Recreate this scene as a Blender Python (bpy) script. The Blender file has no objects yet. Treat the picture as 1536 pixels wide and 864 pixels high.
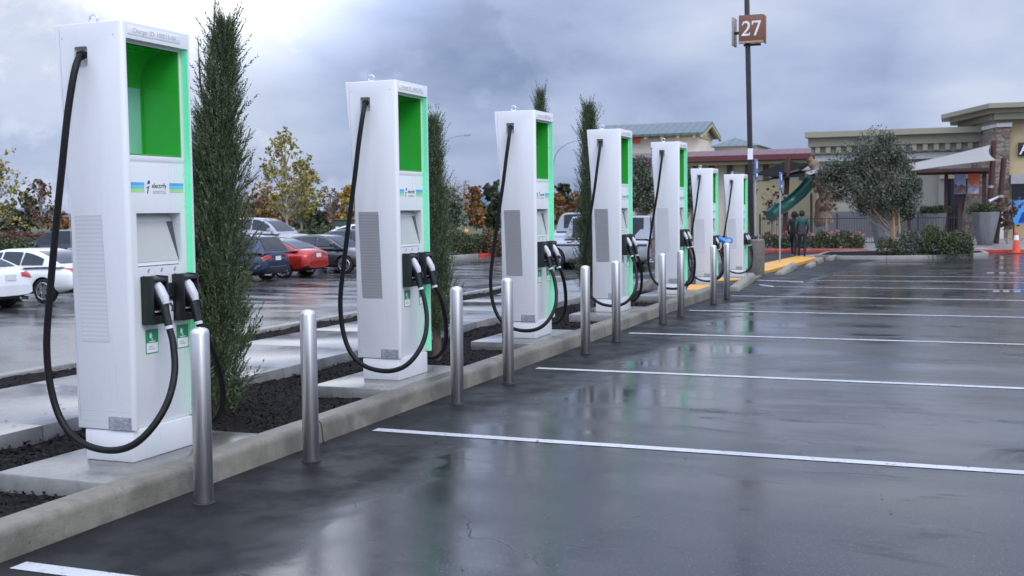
import bpy, bmesh, math, random
import numpy as np
from mathutils import Vector, Matrix
from mathutils.geometry import tessellate_polygon
from mathutils.bvhtree import BVHTree
R = math.radians
random.seed(7)
RNG = np.random.default_rng(11)
S = bpy.context.scene
COL = S.collection

# ------------------------------------------------------------------ camera
F_PX, YAW, PITCH, ROLL, CAM_H = 1727.8, -0.37678, 0.06767, -0.01209, 1.6
Fw = Vector((math.sin(YAW)*math.cos(PITCH), math.cos(YAW)*math.cos(PITCH), -math.sin(PITCH)))
R0 = Vector((math.cos(YAW), -math.sin(YAW), 0)); U0 = R0.cross(Fw)
Rt = R0*math.cos(ROLL)+U0*math.sin(ROLL); Up = U0*math.cos(ROLL)-R0*math.sin(ROLL)
cam_d = bpy.data.cameras.new('camera'); cam = bpy.data.objects.new('camera', cam_d); COL.objects.link(cam)
M = Matrix((Rt, Up, -Fw)).transposed().to_4x4(); M.translation = (0, 0, CAM_H); cam.matrix_world = M
cam_d.sensor_width = 36; cam_d.lens = F_PX/1536*36; cam_d.clip_end = 9000; cam_d.clip_start = .05
cam_d.dof.use_dof = True; cam_d.dof.focus_distance = 9.0; cam_d.dof.aperture_fstop = 5.0
S.camera = cam

def ray(px, py):
    return Fw + Rt*((px-768)/F_PX) - Up*((py-432)/F_PX)
def at(px, py, Y):
    """the point at world depth Y seen at that photo pixel"""
    d = ray(px, py); return Vector((0, 0, CAM_H)) + d*(Y/d.y)
def sst(a, b, x):
    t = min(1, max(0, (x-a)/(b-a))); return t*t*(3-2*t)
def gz(x, y):
    """height of the ground: the far and the back part of the lot lie lower"""
    m = -.45*sst(17, 45, y); s = sst(-8.5, -11.2, x)
    return m*(1-s) + s*(-.74+.34*sst(37, 46, y))
def ground(px, py, dz=0):
    d = ray(px, py); z = 0
    for _ in range(60):
        t = (z+dz-CAM_H)/d.z; p = Vector((0, 0, CAM_H))+d*t; z = z*.6+.4*gz(p.x, p.y)
    return p
def by_dist(px, d):
    """ground point below the line of sight of column px at view depth d"""
    v = ray(px, 309); v = v*(d/v.dot(Fw)); return Vector((v.x, v.y, gz(v.x, v.y)))

# ------------------------------------------------------------------ tagging
def tag(o, label=None, cat=None, group=None, kind=None):
    if label: o['label'] = label
    if cat: o['category'] = cat
    if group: o['group'] = group
    if kind: o['kind'] = kind
    return o
def link(name, me, parent=None, mats=()):
    o = bpy.data.objects.new(name, me); COL.objects.link(o)
    for m in mats: me.materials.append(m)
    if parent: o.parent = parent
    return o
def thing(name, label, cat, loc=(0, 0, 0), rz=0, group=None):
    o = bpy.data.objects.new(name, None); COL.objects.link(o)
    o.location = loc; o.rotation_euler = (0, 0, rz); o.empty_display_size = .1
    return tag(o, label, cat, group)
def dup(root, loc=None, rz=None, label=None, scale=None):
    kids = {}
    for o in bpy.data.objects:
        if o.parent: kids.setdefault(o.parent, []).append(o)
    def cp(o, par):
        c = o.copy(); COL.objects.link(c)
        if par: c.parent = par
        for k in kids.get(o, []): cp(k, c)
        return c
    r = cp(root, None)
    if loc is not None: r.location = loc
    if rz is not None: r.rotation_euler.z = rz
    if label: r['label'] = label
    if scale is not None: r.scale = (scale,)*3 if not hasattr(scale, '__len__') else scale
    return r

# ------------------------------------------------------------------ mesh builder
class MB:
    def __init__(s): s.v = []; s.f = []; s.mi = []; s.sm = []
    def add(s, vs, fs, mi=0, smooth=False):
        n = len(s.v); s.v += [tuple(v) for v in vs]; s.f += [tuple(i+n for i in f) for f in fs]
        s.mi += [mi]*len(fs); s.sm += [smooth]*len(fs); return s
    def box(s, x0, x1, y0, y1, z0, z1, mi=0):
        v = [(x, y, z) for z in (z0, z1) for y in (y0, y1) for x in (x0, x1)]
        return s.add(v, [(0, 2, 3, 1), (4, 5, 7, 6), (0, 1, 5, 4), (2, 6, 7, 3), (0, 4, 6, 2), (1, 3, 7, 5)], mi)
    def bar(s, a, b, w, h=None, mi=0):
        a, b = Vector(a), Vector(b); h = h or w; d = (b-a).normalized()
        u = d.cross(Vector((0, 0, 1)));  u = u.normalized() if u.length > 1e-4 else Vector((1, 0, 0)); n = u.cross(d)
        v = [p+u*(w/2*i)+n*(h/2*j) for p in (a, b) for i, j in ((-1, -1), (1, -1), (1, 1), (-1, 1))]
        return s.add(v, [(3, 2, 1, 0), (4, 5, 6, 7), (0, 1, 5, 4), (1, 2, 6, 5), (2, 3, 7, 6), (3, 0, 4, 7)], mi)
    def tube(s, pts, rad, n=8, mi=0, cap=True, smooth=True):
        P = [Vector(p) for p in pts]; rad = rad if hasattr(rad, '__len__') else [rad]*len(P)
        t0 = (P[1]-P[0]).normalized(); u = t0.orthogonal().normalized(); vs = []
        for i, p in enumerate(P):
            t = ((P[min(i+1, len(P)-1)]-P[max(i-1, 0)])).normalized()
            u = (u-t*u.dot(t)).normalized(); w = t.cross(u)
            vs += [p+(u*math.cos(2*math.pi*k/n)+w*math.sin(2*math.pi*k/n))*rad[i] for k in range(n)]
        fs = [(i*n+k, i*n+(k+1) % n, (i+1)*n+(k+1) % n, (i+1)*n+k) for i in range(len(P)-1) for k in range(n)]
        s.add(vs, fs, mi, smooth)
        if cap:
            s.add(vs[:n], [tuple(range(n))[::-1]], mi); s.add(vs[-n:], [tuple(range(n))], mi)
        return s
    def lathe(s, prof, n=24, c=(0, 0), mi=0, smooth=True):
        vs = [(c[0]+r*math.cos(2*math.pi*k/n), c[1]+r*math.sin(2*math.pi*k/n), z) for r, z in prof for k in range(n)]
        fs = [(i*n+k, i*n+(k+1) % n, (i+1)*n+(k+1) % n, (i+1)*n+k) for i in range(len(prof)-1) for k in range(n)]
        return s.add(vs, fs, mi, smooth)
    def prism(s, poly, f, h0, h1, mi=0):
        """poly: 2-D outline; f(u, v, h) maps into space"""
        n = len(poly); vs = [f(u, v, h0) for u, v in poly]+[f(u, v, h1) for u, v in poly]
        return s.add(vs, [tuple(range(n))[::-1], tuple(range(n, 2*n))]+[(i, (i+1) % n, n+(i+1) % n, n+i) for i in range(n)], mi)
    def mesh(s, name):
        me = bpy.data.meshes.new(name); me.from_pydata([tuple(v) for v in s.v], [], s.f)
        me.polygons.foreach_set('material_index', s.mi); me.polygons.foreach_set('use_smooth', s.sm)
        bm = bmesh.new(); bm.from_mesh(me); bmesh.ops.recalc_face_normals(bm, faces=bm.faces); bm.to_mesh(me); bm.free()
        return me
    def build(s, name, mats, parent=None, bevel=0, seg=2, smooth=False):
        me = s.mesh(name)
        if bevel or smooth:
            bm = bmesh.new(); bm.from_mesh(me)
            if bevel:
                bmesh.ops.remove_doubles(bm, verts=bm.verts, dist=1e-5)
                es = [e for e in bm.edges if len(e.link_faces) == 2 and e.calc_face_angle(0) > R(25)]
                bmesh.ops.bevel(bm, geom=es, offset=bevel, segments=seg, affect='EDGES', profile=.5, clamp_overlap=True)
            if smooth or bevel:
                for f in bm.faces: f.smooth = True
            bm.to_mesh(me); bm.free()
            if hasattr(me, 'set_sharp_from_angle'): me.set_sharp_from_angle(angle=R(40))
        return link(name, me, parent, mats if isinstance(mats, (list, tuple)) else [mats])
def fast_mesh(name, V, Fq, mats, parent=None, mi=None, smooth=False):
    me = bpy.data.meshes.new(name); k = Fq.shape[1]
    me.vertices.add(len(V)); me.vertices.foreach_set('co', np.ascontiguousarray(V, np.float32).ravel())
    me.loops.add(Fq.size); me.loops.foreach_set('vertex_index', np.ascontiguousarray(Fq, np.int32).ravel())
    me.polygons.add(len(Fq)); me.polygons.foreach_set('loop_start', np.arange(0, Fq.size, k, dtype=np.int32))
    if mi is not None: me.polygons.foreach_set('material_index', np.asarray(mi, np.int32))
    if smooth: me.polygons.foreach_set('use_smooth', np.ones(len(Fq), bool))
    me.update(calc_edges=True); me.validate()
    return link(name, me, parent, mats)
def boolean(ob, cutters, op='DIFFERENCE'):
    for c in cutters:
        m = ob.modifiers.new('cut', 'BOOLEAN'); m.object = c; m.operation = op; m.solver = 'EXACT'
    dg = bpy.context.evaluated_depsgraph_get(); dg.update()
    me = bpy.data.meshes.new_from_object(ob.evaluated_get(dg)); ob.modifiers.clear()
    old = ob.data; ob.data = me
    for c in cutters: bpy.data.objects.remove(c)
    if hasattr(me, 'set_sharp_from_angle'): me.set_sharp_from_angle(angle=R(35))
    return ob
def grid_sheet(name, xs, ys, zf, mat, kind='structure'):
    V = np.array([(x, y, zf(x, y)) for y in ys for x in xs]); nx = len(xs)
    Fq = np.array([(j*nx+i, j*nx+i+1, (j+1)*nx+i+1, (j+1)*nx+i) for j in range(len(ys)-1) for i in range(nx-1)])
    return tag(fast_mesh(name, V, Fq, [mat], smooth=True), kind=kind)
def text(name, s, size, mat, parent, loc, rot, depth=.001, align='CENTER', sx=1):
    cu = bpy.data.curves.new(name, 'FONT'); cu.body = s; cu.size = size; cu.extrude = depth; cu.align_x = align; cu.align_y = 'CENTER'
    o = bpy.data.objects.new(name, cu); COL.objects.link(o); dg = bpy.context.evaluated_depsgraph_get(); dg.update()
    me = bpy.data.meshes.new_from_object(o.evaluated_get(dg)); bpy.data.objects.remove(o)
    t = link(name, me, parent, [mat]); me.materials.clear(); me.materials.append(mat)
    t.location = loc; t.rotation_euler = rot; t.scale = (sx, 1, 1); return t
TX = (R(90), 0, R(90)); TY = (R(90), 0, 0)      # facing +X / facing -Y

# ------------------------------------------------------------------ materials
def new_mat(name):
    m = bpy.data.materials.new(name); m.use_nodes = True; nt = m.node_tree; nt.nodes.clear()
    out = nt.nodes.new('ShaderNodeOutputMaterial'); b = nt.nodes.new('ShaderNodeBsdfPrincipled'); nt.links.new(b.outputs[0], out.inputs[0])
    return m, nt, b
def nd(nt, t, ins=None, **kw):
    n = nt.nodes.new('ShaderNode'+t)
    for k, v in kw.items(): setattr(n, k, v)
    for k, v in (ins or {}).items():
        if isinstance(v, bpy.types.NodeSocket): nt.links.new(v, n.inputs[k])
        else: n.inputs[k].default_value = v
    return n
def coords(nt): return nd(nt, 'TexCoord').outputs['Object']
def noise(nt, vec, scale, detail=4, rough=.55, dist=0):
    return nd(nt, 'TexNoise', {'Vector': vec, 'Scale': scale, 'Detail': detail, 'Roughness': rough, 'Distortion': dist}).outputs['Fac']
def ramp(nt, fac, stops):
    r = nd(nt, 'ValToRGB', {'Fac': fac}); e = r.color_ramp.elements
    while len(e) < len(stops): e.new(.5)
    for el, (p, c) in zip(e, stops): el.position = p; el.color = (*c, 1) if len(c) == 3 else c
    return r.outputs['Color']
def mrange(nt, v, a, b, c, d): return nd(nt, 'MapRange', {'Value': v, 'From Min': a, 'From Max': b, 'To Min': c, 'To Max': d}).outputs[0]
def math_(nt, op, a, b=0.): return nd(nt, 'Math', {0: a, 1: b}, operation=op).outputs[0]
def mix(nt, f, a, b):
    n = nd(nt, 'Mix', data_type='RGBA')
    for i, v in ((0, f), (6, a), (7, b)):
        if isinstance(v, bpy.types.NodeSocket): nt.links.new(v, n.inputs[i])
        else: n.inputs[i].default_value = (*v, 1) if hasattr(v, '__len__') else v
    return n.outputs[2]
def bump(nt, b, h, strength, dist=.01):
    n = nd(nt, 'Bump', {'Height': h, 'Strength': strength, 'Distance': dist}); nt.links.new(n.outputs[0], b.inputs['Normal'])
MATS = {}
def mat(name, col, rough=.5, metal=0, var=.12, scale=6, bmp=0, bscale=60, coat=0, rvar=.08, emit=0):
    if name in MATS: return MATS[name]
    m, nt, b = new_mat(name); c = coords(nt); f = noise(nt, c, scale, 5)
    dk = tuple(x*(1-var) for x in col); lt = tuple(min(1, x*(1+var)) for x in col)
    nt.links.new(ramp(nt, f, [(.3, dk), (.7, lt)]), b.inputs['Base Color'])
    nt.links.new(mrange(nt, noise(nt, c, scale*2.3, 4), .3, .7, max(.02, rough-rvar), min(1, rough+rvar)), b.inputs['Roughness'])
    b.inputs['Metallic'].default_value = metal; b.inputs['Coat Weight'].default_value = coat; b.inputs['Coat Roughness'].default_value = .06
    if emit: b.inputs['Emission Color'].default_value = (*col, 1); b.inputs['Emission Strength'].default_value = emit
    if bmp: bump(nt, b, noise(nt, c, bscale, 4, .6), bmp, .01)
    MATS[name] = m; return m
def leaf_mat(name, cols, rough=.55, trans=.12):
    if name in MATS: return MATS[name]
    m, nt, b = new_mat(name); rnd = nd(nt, 'NewGeometry').outputs['Random Per Island']
    f = noise(nt, coords(nt), 2.2, 3)
    v = math_(nt, 'ADD', math_(nt, 'MULTIPLY', rnd, .62), math_(nt, 'MULTIPLY', f, .38))
    n = len(cols); nt.links.new(ramp(nt, v, [(.12+.76*i/(n-1), c) for i, c in enumerate(cols)]), b.inputs['Base Color'])
    b.inputs['Roughness'].default_value = rough; b.inputs['Specular IOR Level'].default_value = .35
    MATS[name] = m; return m

def asphalt_mat():
    m, nt, b = new_mat('wet_asphalt'); c = coords(nt)
    sep = nd(nt, 'SeparateXYZ', {0: c})
    big = noise(nt, c, .32, 5, .6, .6); mid = noise(nt, c, 1.7, 5, .6); fine = noise(nt, c, 160, 3, .7); grit = nd(nt, 'TexVoronoi', {'Vector': c, 'Scale': 210}).outputs['Distance']
    # rough open band beside the kerb line, where water has drained off
    edge = mrange(nt, math_(nt, 'ADD', sep.outputs[0], math_(nt, 'MULTIPLY', math_(nt, 'SUBTRACT', big, .5), 3.0)), -3.5, -3.05, 1, 0)
    leftlot = mrange(nt, sep.outputs[0], -8.6, -8.2, 1, 0)
    edge = math_(nt, 'MULTIPLY', edge, math_(nt, 'SUBTRACT', 1., leftlot))
    st = nd(nt, 'Mapping', {'Vector': c, 'Scale': (.22, 1.1, 1)}).outputs[0]; streak = noise(nt, st, 1.3, 5, .62, .5)
    wet = mrange(nt, math_(nt, 'ADD', math_(nt, 'MULTIPLY', big, .55), math_(nt, 'MULTIPLY', streak, .5)), .42, .60, 0, 1)
    wet = math_(nt, 'MULTIPLY', wet, math_(nt, 'SUBTRACT', 1., math_(nt, 'MULTIPLY', edge, .9)))
    dark = mix(nt, mrange(nt, big, .35, .65, 0, 1), (.012, .013, .0145), (.024, .025, .027))
    colr = mix(nt, mrange(nt, fine, .45, .8, 0, .5), dark, (.06, .06, .062))
    spk = noise(nt, c, 75, 2, .5); colr = mix(nt, mrange(nt, spk, .62, .70, 0, .85), colr, (.13, .13, .132)); stain = noise(nt, nd(nt, 'Mapping', {'Vector': c, 'Scale': (.5, 1, 1), 'Location': (3, 1, 0)}).outputs[0], .9, 6, .65, .8); colr = mix(nt, mrange(nt, stain, .56, .68, 0, .7), colr, (.009, .009, .010)); colr = mix(nt, math_(nt, 'MULTIPLY', edge, .8), colr, mix(nt, mrange(nt, fine, .42, .72, 0, 1), (.006, .006, .0065), (.038, .038, .04))); nt.links.new(colr, b.inputs['Base Color'])
    lst = noise(nt, nd(nt, 'Mapping', {'Vector': c, 'Scale': (.35, .9, 1), 'Rotation': (0, 0, .5)}).outputs[0], 1.1, 5, .6)
    colr = mix(nt, math_(nt, 'MULTIPLY', leftlot, mrange(nt, lst, .40, .60, .15, .9)), colr, (.125, .124, .122)); nt.links.new(colr, b.inputs['Base Color'])
    drier = mrange(nt, stain, .57, .66, 0, 1)
    drier = math_(nt, 'MULTIPLY', drier, math_(nt, 'SUBTRACT', 1., leftlot)); wet = nd(nt, 'Math', {0: wet, 1: math_(nt, 'MULTIPLY', leftlot, .75)}, operation='MAXIMUM').outputs[0]
    dry = nd(nt, 'Math', {0: math_(nt, 'MULTIPLY', edge, mrange(nt, noise(nt, c, 2.6, 5, .6), .42, .58, .72, 1)), 1: math_(nt, 'MULTIPLY', drier, .75)}, operation='MAXIMUM').outputs[0]
    r = mrange(nt, wet, 0, 1, .21, .075)
    r = math_(nt, 'ADD', math_(nt, 'ADD', r, math_(nt, 'MULTIPLY', dry, .30)), math_(nt, 'ADD', mrange(nt, mid, .3, .7, -.03, .05), math_(nt, 'MULTIPLY', leftlot, mrange(nt, lst, .40, .60, .0, .16))))
    nt.links.new(r, b.inputs['Roughness'])
    nt.links.new(math_(nt, 'MULTIPLY', mrange(nt, wet, 0, 1, .55, .80), mrange(nt, dry, 0, 1, 1, .16)), b.inputs['Specular IOR Level'])
    amt = math_(nt, 'MULTIPLY', math_(nt, 'ADD', fine, grit), math_(nt, 'ADD', mrange(nt, wet, 0, 1, .16, .022), math_(nt, 'MULTIPLY', edge, 1.1)))
    h = math_(nt, 'ADD', amt, math_(nt, 'MULTIPLY', noise(nt, c, 3.5, 2), .10))
    cw = nd(nt, 'VectorMath', {0: c, 1: nd(nt, 'VectorMath', {0: nd(nt, 'TexNoise', {'Vector': c, 'Scale': 1.4, 'Detail': 5}).outputs['Color'], 'Scale': 1.2}, operation='SCALE').outputs[0]}, operation='ADD').outputs[0]
    ck = nd(nt, 'TexVoronoi', {'Vector': cw, 'Scale': .23}, feature='DISTANCE_TO_EDGE').outputs['Distance']
    crack = math_(nt, 'MULTIPLY', mrange(nt, ck, .0, .0035, 1, 0), mrange(nt, noise(nt, c, .5, 2), .50, .56, 0, 1))
    old = b.inputs['Base Color'].links[0].from_socket; nt.links.new(mix(nt, math_(nt, 'MULTIPLY', crack, .6), old, (.003, .003, .003)), b.inputs['Base Color'])
    h = math_(nt, 'SUBTRACT', h, math_(nt, 'MULTIPLY', crack, .3))
    bump(nt, b, h, .22, .010); return m
def concrete_mat(name, a, bcol, dampc, rough=(.28, .6), scale=1.2, grime=.35, spec=.5):
    m, nt, b = new_mat(name); c = coords(nt); n1 = noise(nt, c, scale, 6, .62, .4); n2 = noise(nt, c, 14, 5, .6); n3 = noise(nt, c, 90, 3, .6)
    base = mix(nt, mrange(nt, n2, .3, .7, 0, 1), a, bcol)
    damp = mrange(nt, n1, .45, .6, 0, 1)
    base = mix(nt, math_(nt, 'MULTIPLY', damp, grime), base, dampc)
    base = mix(nt, mrange(nt, n3, .62, .8, 0, .35), base, tuple(x*.5 for x in a))
    nt.links.new(base, b.inputs['Base Color']); nt.links.new(mrange(nt, n1, .4, .62, rough[1], rough[0]), b.inputs['Roughness'])
    n4 = noise(nt, nd(nt, 'Mapping', {'Vector': c, 'Scale': (1, 1, .25)}).outputs[0], 9, 6, .7, 1.2)
    base = mix(nt, mrange(nt, n4, .55, .75, 0, .55), base, tuple(x*.42 for x in a)); base = mix(nt, mrange(nt, noise(nt, c, 33, 2), .70, .74, 0, .7), base, tuple(x*.25 for x in a)); nt.links.new(base, b.inputs['Base Color'])
    b.inputs['Specular IOR Level'].default_value = spec; bump(nt, b, math_(nt, 'ADD', math_(nt, 'MULTIPLY', n2, .6), n3), .35 if spec < .6 else .10, .008); return m
def stone_mat():
    m, nt, b = new_mat('ledge_stone'); c = nd(nt, 'Mapping', {'Vector': coords(nt), 'Scale': (2.0, 2.0, 4.2)}).outputs[0]
    v = nd(nt, 'TexVoronoi', {'Vector': c, 'Scale': 1.2, 'Randomness': .9}); e = nd(nt, 'TexVoronoi', {'Vector': c, 'Scale': 1.2, 'Randomness': .9}, feature='DISTANCE_TO_EDGE').outputs['Distance']
    f = nd(nt, 'SeparateColor', {0: v.outputs['Color']}).outputs[0]
    col = ramp(nt, f, [(0, (.16, .12, .095)), (.4, (.24, .19, .15)), (.7, (.30, .24, .18)), (1, (.22, .2, .19))])
    nt.links.new(mix(nt, mrange(nt, e, 0, .06, 1, 0), col, (.09, .075, .065)), b.inputs['Base Color']); b.inputs['Roughness'].default_value = .8
    bump(nt, b, mrange(nt, e, 0, .1, 0, 1), .6, .05); return m
def steel_mat():
    m, nt, b = new_mat('brushed_steel'); c = nd(nt, 'Mapping', {'Vector': coords(nt), 'Scale': (60, 60, 1.2)}).outputs[0]
    n = noise(nt, c, 3, 3); b.inputs['Metallic'].default_value = 1; b.inputs['Base Color'].default_value = (.90, .88, .85, 1); b.inputs['Anisotropic'].default_value = .9; b.inputs['Anisotropic Rotation'].default_value = .25; nt.links.new(nd(nt, 'Tangent', direction_type='RADIAL', axis='Z').outputs[0], b.inputs['Tangent'])
    nt.links.new(mrange(nt, n, .3, .7, .30, .37), b.inputs['Roughness']); return m
def vent_mat():
    m, nt, b = new_mat('louvre_panel'); c = coords(nt); z = nd(nt, 'SeparateXYZ', {0: c}).outputs[2]
    w = nd(nt, 'Math', {0: math_(nt, 'MULTIPLY', z, 251.)}, operation='SINE').outputs[0]
    nt.links.new(mix(nt, mrange(nt, w, -1, 1, 0, 1), (.53, .535, .55), (.62, .625, .64)), b.inputs['Base Color']); b.inputs['Roughness'].default_value = .5; return m
def glass_mat():
    m, nt, b = new_mat('tinted_glass'); c = coords(nt)
    nt.links.new(ramp(nt, noise(nt, c, 1.5, 2), [(.3, (.012, .016, .02)), (.7, (.03, .036, .042))]), b.inputs['Base Color'])
    b.inputs['Roughness'].default_value = .03; b.inputs['Specular IOR Level'].default_value = .55; return m
def metal_roof_mat(name, col):
    m, nt, b = new_mat(name); x = nd(nt, 'SeparateXYZ', {0: coords(nt)}).outputs[0]
    w = nd(nt, 'Math', {0: math_(nt, 'MULTIPLY', x, 9.)}, operation='SINE').outputs[0]; rib = mrange(nt, w, .8, 1, 0, 1)
    nt.links.new(mix(nt, rib, col, tuple(v*.6 for v in col)), b.inputs['Base Color']); b.inputs['Roughness'].default_value = .32; b.inputs['Metallic'].default_value = .3
    bump(nt, b, rib, .6, .05); return m

ASPHALT = asphalt_mat()
KERB_M = concrete_mat('kerb_concrete', (.225, .21, .165), (.17, .158, .124), (.09, .083, .064), (.3, .6), 1.6, .7)
PAD_M = concrete_mat('pad_concrete', (.27, .262, .24), (.21, .205, .19), (.11, .108, .10), (.05, .30), 1.1, .8, .75)
WALK_M = concrete_mat('walk_concrete', (.28, .275, .26), (.22, .215, .205), (.11, .11, .108), (.05, .26), .8, .75, .75)
GUTTER_M = concrete_mat('far_concrete', (.30, .29, .27), (.24, .23, .21), (.14, .135, .125), (.2, .6), .6, .5)
REDK = mat('red_kerb_paint', (.45, .05, .035), .45, var=.3, scale=3)
YEL = mat('yellow_paint', (.72, .36, .05), .42, var=.14, scale=2.5, bmp=.2)
WORN = mat('worn_paint', (.26, .26, .265), .4, var=.4, scale=9)

def line_mat():
    m, nt, b = new_mat('line_paint'); c = coords(nt); n = noise(nt, c, 16, 6, .7); g = noise(nt, c, 110, 3, .6); n2 = noise(nt, c, 1.1, 3)
    base = mix(nt, mrange(nt, n2, .3, .7, 0, 1), (.60, .61, .62), (.46, .47, .48)); y = nd(nt, 'SeparateXYZ', {0: c}).outputs[1]
    wear_fade = math_(nt, 'ADD', math_(nt, 'ADD', math_(nt, 'MULTIPLY', n, .6), math_(nt, 'MULTIPLY', g, .4)), mrange(nt, y, 8, 28, 0, .10))  # noise wear, plus extra fading that grows toward the far lines
    nt.links.new(mix(nt, mrange(nt, wear_fade, .56, .63, 0, .92), base, (.05, .05, .052)), b.inputs['Base Color'])
    nt.links.new(mrange(nt, n, .3, .7, .25, .5), b.inputs['Roughness']); bump(nt, b, g, .3, .006); return m
LINE = line_mat()
SOIL = mat('mulch_soil', (.010, .0085, .0075), .85, var=.6, scale=30, bmp=1, bscale=55)
CHIP = leaf_mat('mulch_chip', [(.004, .0035, .003), (.009, .0075, .0065), (.018, .015, .013), (.034, .029, .026)], .7)
WHITE = mat('white_powder_coat', (.76, .763, .77), .32, var=.008, scale=1.2, coat=.2, rvar=.015)
WHITE2 = mat('white_panel', (.75, .753, .76), .34, var=.008, scale=1.2, coat=.15, rvar=.015)
for m_ in (SOIL, CHIP): m_.node_tree.nodes['Principled BSDF'].inputs['Specular IOR Level'].default_value = .12
GREEN = mat('niche_green', (.04, .45, .05), .18, var=.06, scale=1.5, coat=.4)
MINT = mat('mint_light', (.12, .74, .40), .3, var=.02, emit=.32)
TEAL = mat('teal_display', (.30, .62, .52), .07, var=.1, scale=3, coat=.6)
BLACK = mat('black_plastic', (.014, .015, .016), .38, var=.3)
RUBBER = mat('cable_rubber', (.006, .006, .0065), .5, var=.3)
RUBBER.node_tree.nodes['Principled BSDF'].inputs['Specular IOR Level'].default_value = .28
GREYP = mat('grey_plastic', (.58, .59, .62), .3, var=.05)
SCREEN = mat('display_screen', (.52, .53, .49), .12, var=.05, scale=2, coat=.5)  # dark glossy display; the sky's reflection is painted in as a pale base colour
SCRSIDE = mat('screen_bezel', (.06, .075, .085), .3)
PLATE = mat('rating_plate', (.42, .44, .48), .3, metal=.4, var=.4, scale=40)
INK = mat('dark_ink', (.04, .04, .045), .5); INKL = mat('pale_ink', (.50, .51, .52), .5); INKM = mat('grey_ink', (.28, .29, .30), .5)
BLUEI = mat('blue_ink', (.10, .42, .80), .4); TEALI = mat('teal_ink', (.16, .62, .66), .4); LIMEI = mat('lime_ink', (.42, .72, .28), .4)
STK = mat('green_sticker', (.02, .30, .12), .4); STKW = mat('white_sticker', (.86, .87, .86), .4, var=.02)
for m_ in (WHITE, WHITE2):
    nt = m_.node_tree; b = nt.nodes['Principled BSDF']; old = b.inputs['Base Color'].links[0].from_socket
    st = noise(nt, nd(nt, 'Mapping', {'Vector': coords(nt), 'Scale': (38, 38, 1.6)}).outputs[0], 1, 4, .6); bl_ = noise(nt, coords(nt), 3.1, 3)
    nt.links.new(mix(nt, math_(nt, 'MULTIPLY', mrange(nt, st, .56, .74, 0, .22), mrange(nt, bl_, .42, .62, 0, 1)), old, (.52, .51, .49)), b.inputs['Base Color'])
    nt.links.new(mrange(nt, st, .35, .7, .27, .40), b.inputs['Roughness'])
STEEL = steel_mat(); VENT = vent_mat(); GLASS = glass_mat(); STONE = stone_mat()
CHROME = mat('chrome', (.75, .76, .78), .12, metal=1)
BLUEP = mat('blue_plastic', (.02, .26, .72), .3, coat=.3)
DKMET = mat('dark_bronze_metal', (.035, .032, .03), .4, var=.2)
GALV = mat('galvanised_post', (.42, .43, .45), .4, metal=.5)
SIGNB = mat('sign_brown', (.21, .095, .055), .5, var=.06); SIGNT = mat('sign_beige', (.45, .30, .16), .5); SIGNW = mat('sign_white', (.85, .83, .8), .5)
SIGNBL = mat('sign_blue', (.08, .17, .50), .4)
BARK = mat('bark', (.10, .075, .055), .85, var=.4, scale=20, bmp=.8, bscale=30)
BARKP = mat('pale_bark', (.34, .29, .23), .8, var=.3, scale=15, bmp=.5)
STAKE = mat('tree_stake_wood', (.38, .24, .11), .7, var=.2, scale=8)

# ------------------------------------------------------------------ world: storm clouds over a Nishita sky
SUN_EL, SUN_ROT = R(48), R(-65)       # bright part of the cloud deck
W = bpy.data.worlds.new('World'); S.world = W; W.use_nodes = True; wt = W.node_tree; wt.nodes.clear()
wo = wt.nodes.new('ShaderNodeOutputWorld'); bg = wt.nodes.new('ShaderNodeBackground'); wt.links.new(bg.outputs[0], wo.inputs[0])
sky = wt.nodes.new('ShaderNodeTexSky'); sky.sky_type = 'NISHITA'; sky.sun_disc = False; sky.sun_elevation = SUN_EL; sky.sun_rotation = SUN_ROT
dvec = nd(wt, 'TexCoord').outputs['Generated']; nrm = nd(wt, 'VectorMath', {0: dvec}, operation='NORMALIZE').outputs[0]
sp = nd(wt, 'SeparateXYZ', {0: nrm}); zc = sp.outputs[2]
den = math_(wt, 'ADD', nd(wt, 'Math', {0: zc, 1: 0.}, operation='MAXIMUM').outputs[0], .16)
px_ = math_(wt, 'DIVIDE', sp.outputs[0], den); py_ = math_(wt, 'DIVIDE', sp.outputs[1], den)
pl = nd(wt, 'CombineXYZ', {0: px_, 1: py_, 2: 0.}).outputs[0]
n1 = noise(wt, pl, .62, 7, .52, .35); n2 = noise(wt, pl, 1.6, 6, .5, .5); n3 = noise(wt, nd(wt, 'Mapping', {'Vector': nrm, 'Scale': (1, 1, 1.7), 'Location': (.4, .2, .33)}).outputs[0], 3.4, 8, .53, .25)
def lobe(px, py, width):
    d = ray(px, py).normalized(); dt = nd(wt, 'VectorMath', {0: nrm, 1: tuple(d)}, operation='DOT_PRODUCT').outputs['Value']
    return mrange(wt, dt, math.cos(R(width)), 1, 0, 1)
cl = math_(wt, 'ADD', math_(wt, 'MULTIPLY', n1, .28), math_(wt, 'ADD', math_(wt, 'MULTIPLY', n2, .12), math_(wt, 'MULTIPLY', n3, .70)))
puff = noise(wt, nd(wt, 'Mapping', {'Vector': nrm, 'Scale': (1, 1, 1.5), 'Location': (.3, .1, .05)}).outputs[0], 7.5, 9, .58, .15)
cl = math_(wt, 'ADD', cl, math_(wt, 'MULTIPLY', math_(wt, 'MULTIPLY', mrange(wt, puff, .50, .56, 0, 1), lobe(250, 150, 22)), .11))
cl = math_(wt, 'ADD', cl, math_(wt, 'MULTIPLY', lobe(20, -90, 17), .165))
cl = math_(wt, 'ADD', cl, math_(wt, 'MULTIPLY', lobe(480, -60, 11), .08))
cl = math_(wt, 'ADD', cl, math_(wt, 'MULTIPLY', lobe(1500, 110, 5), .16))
cl = math_(wt, 'ADD', cl, math_(wt, 'MULTIPLY', lobe(720, 230, 12), -.10))
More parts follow.
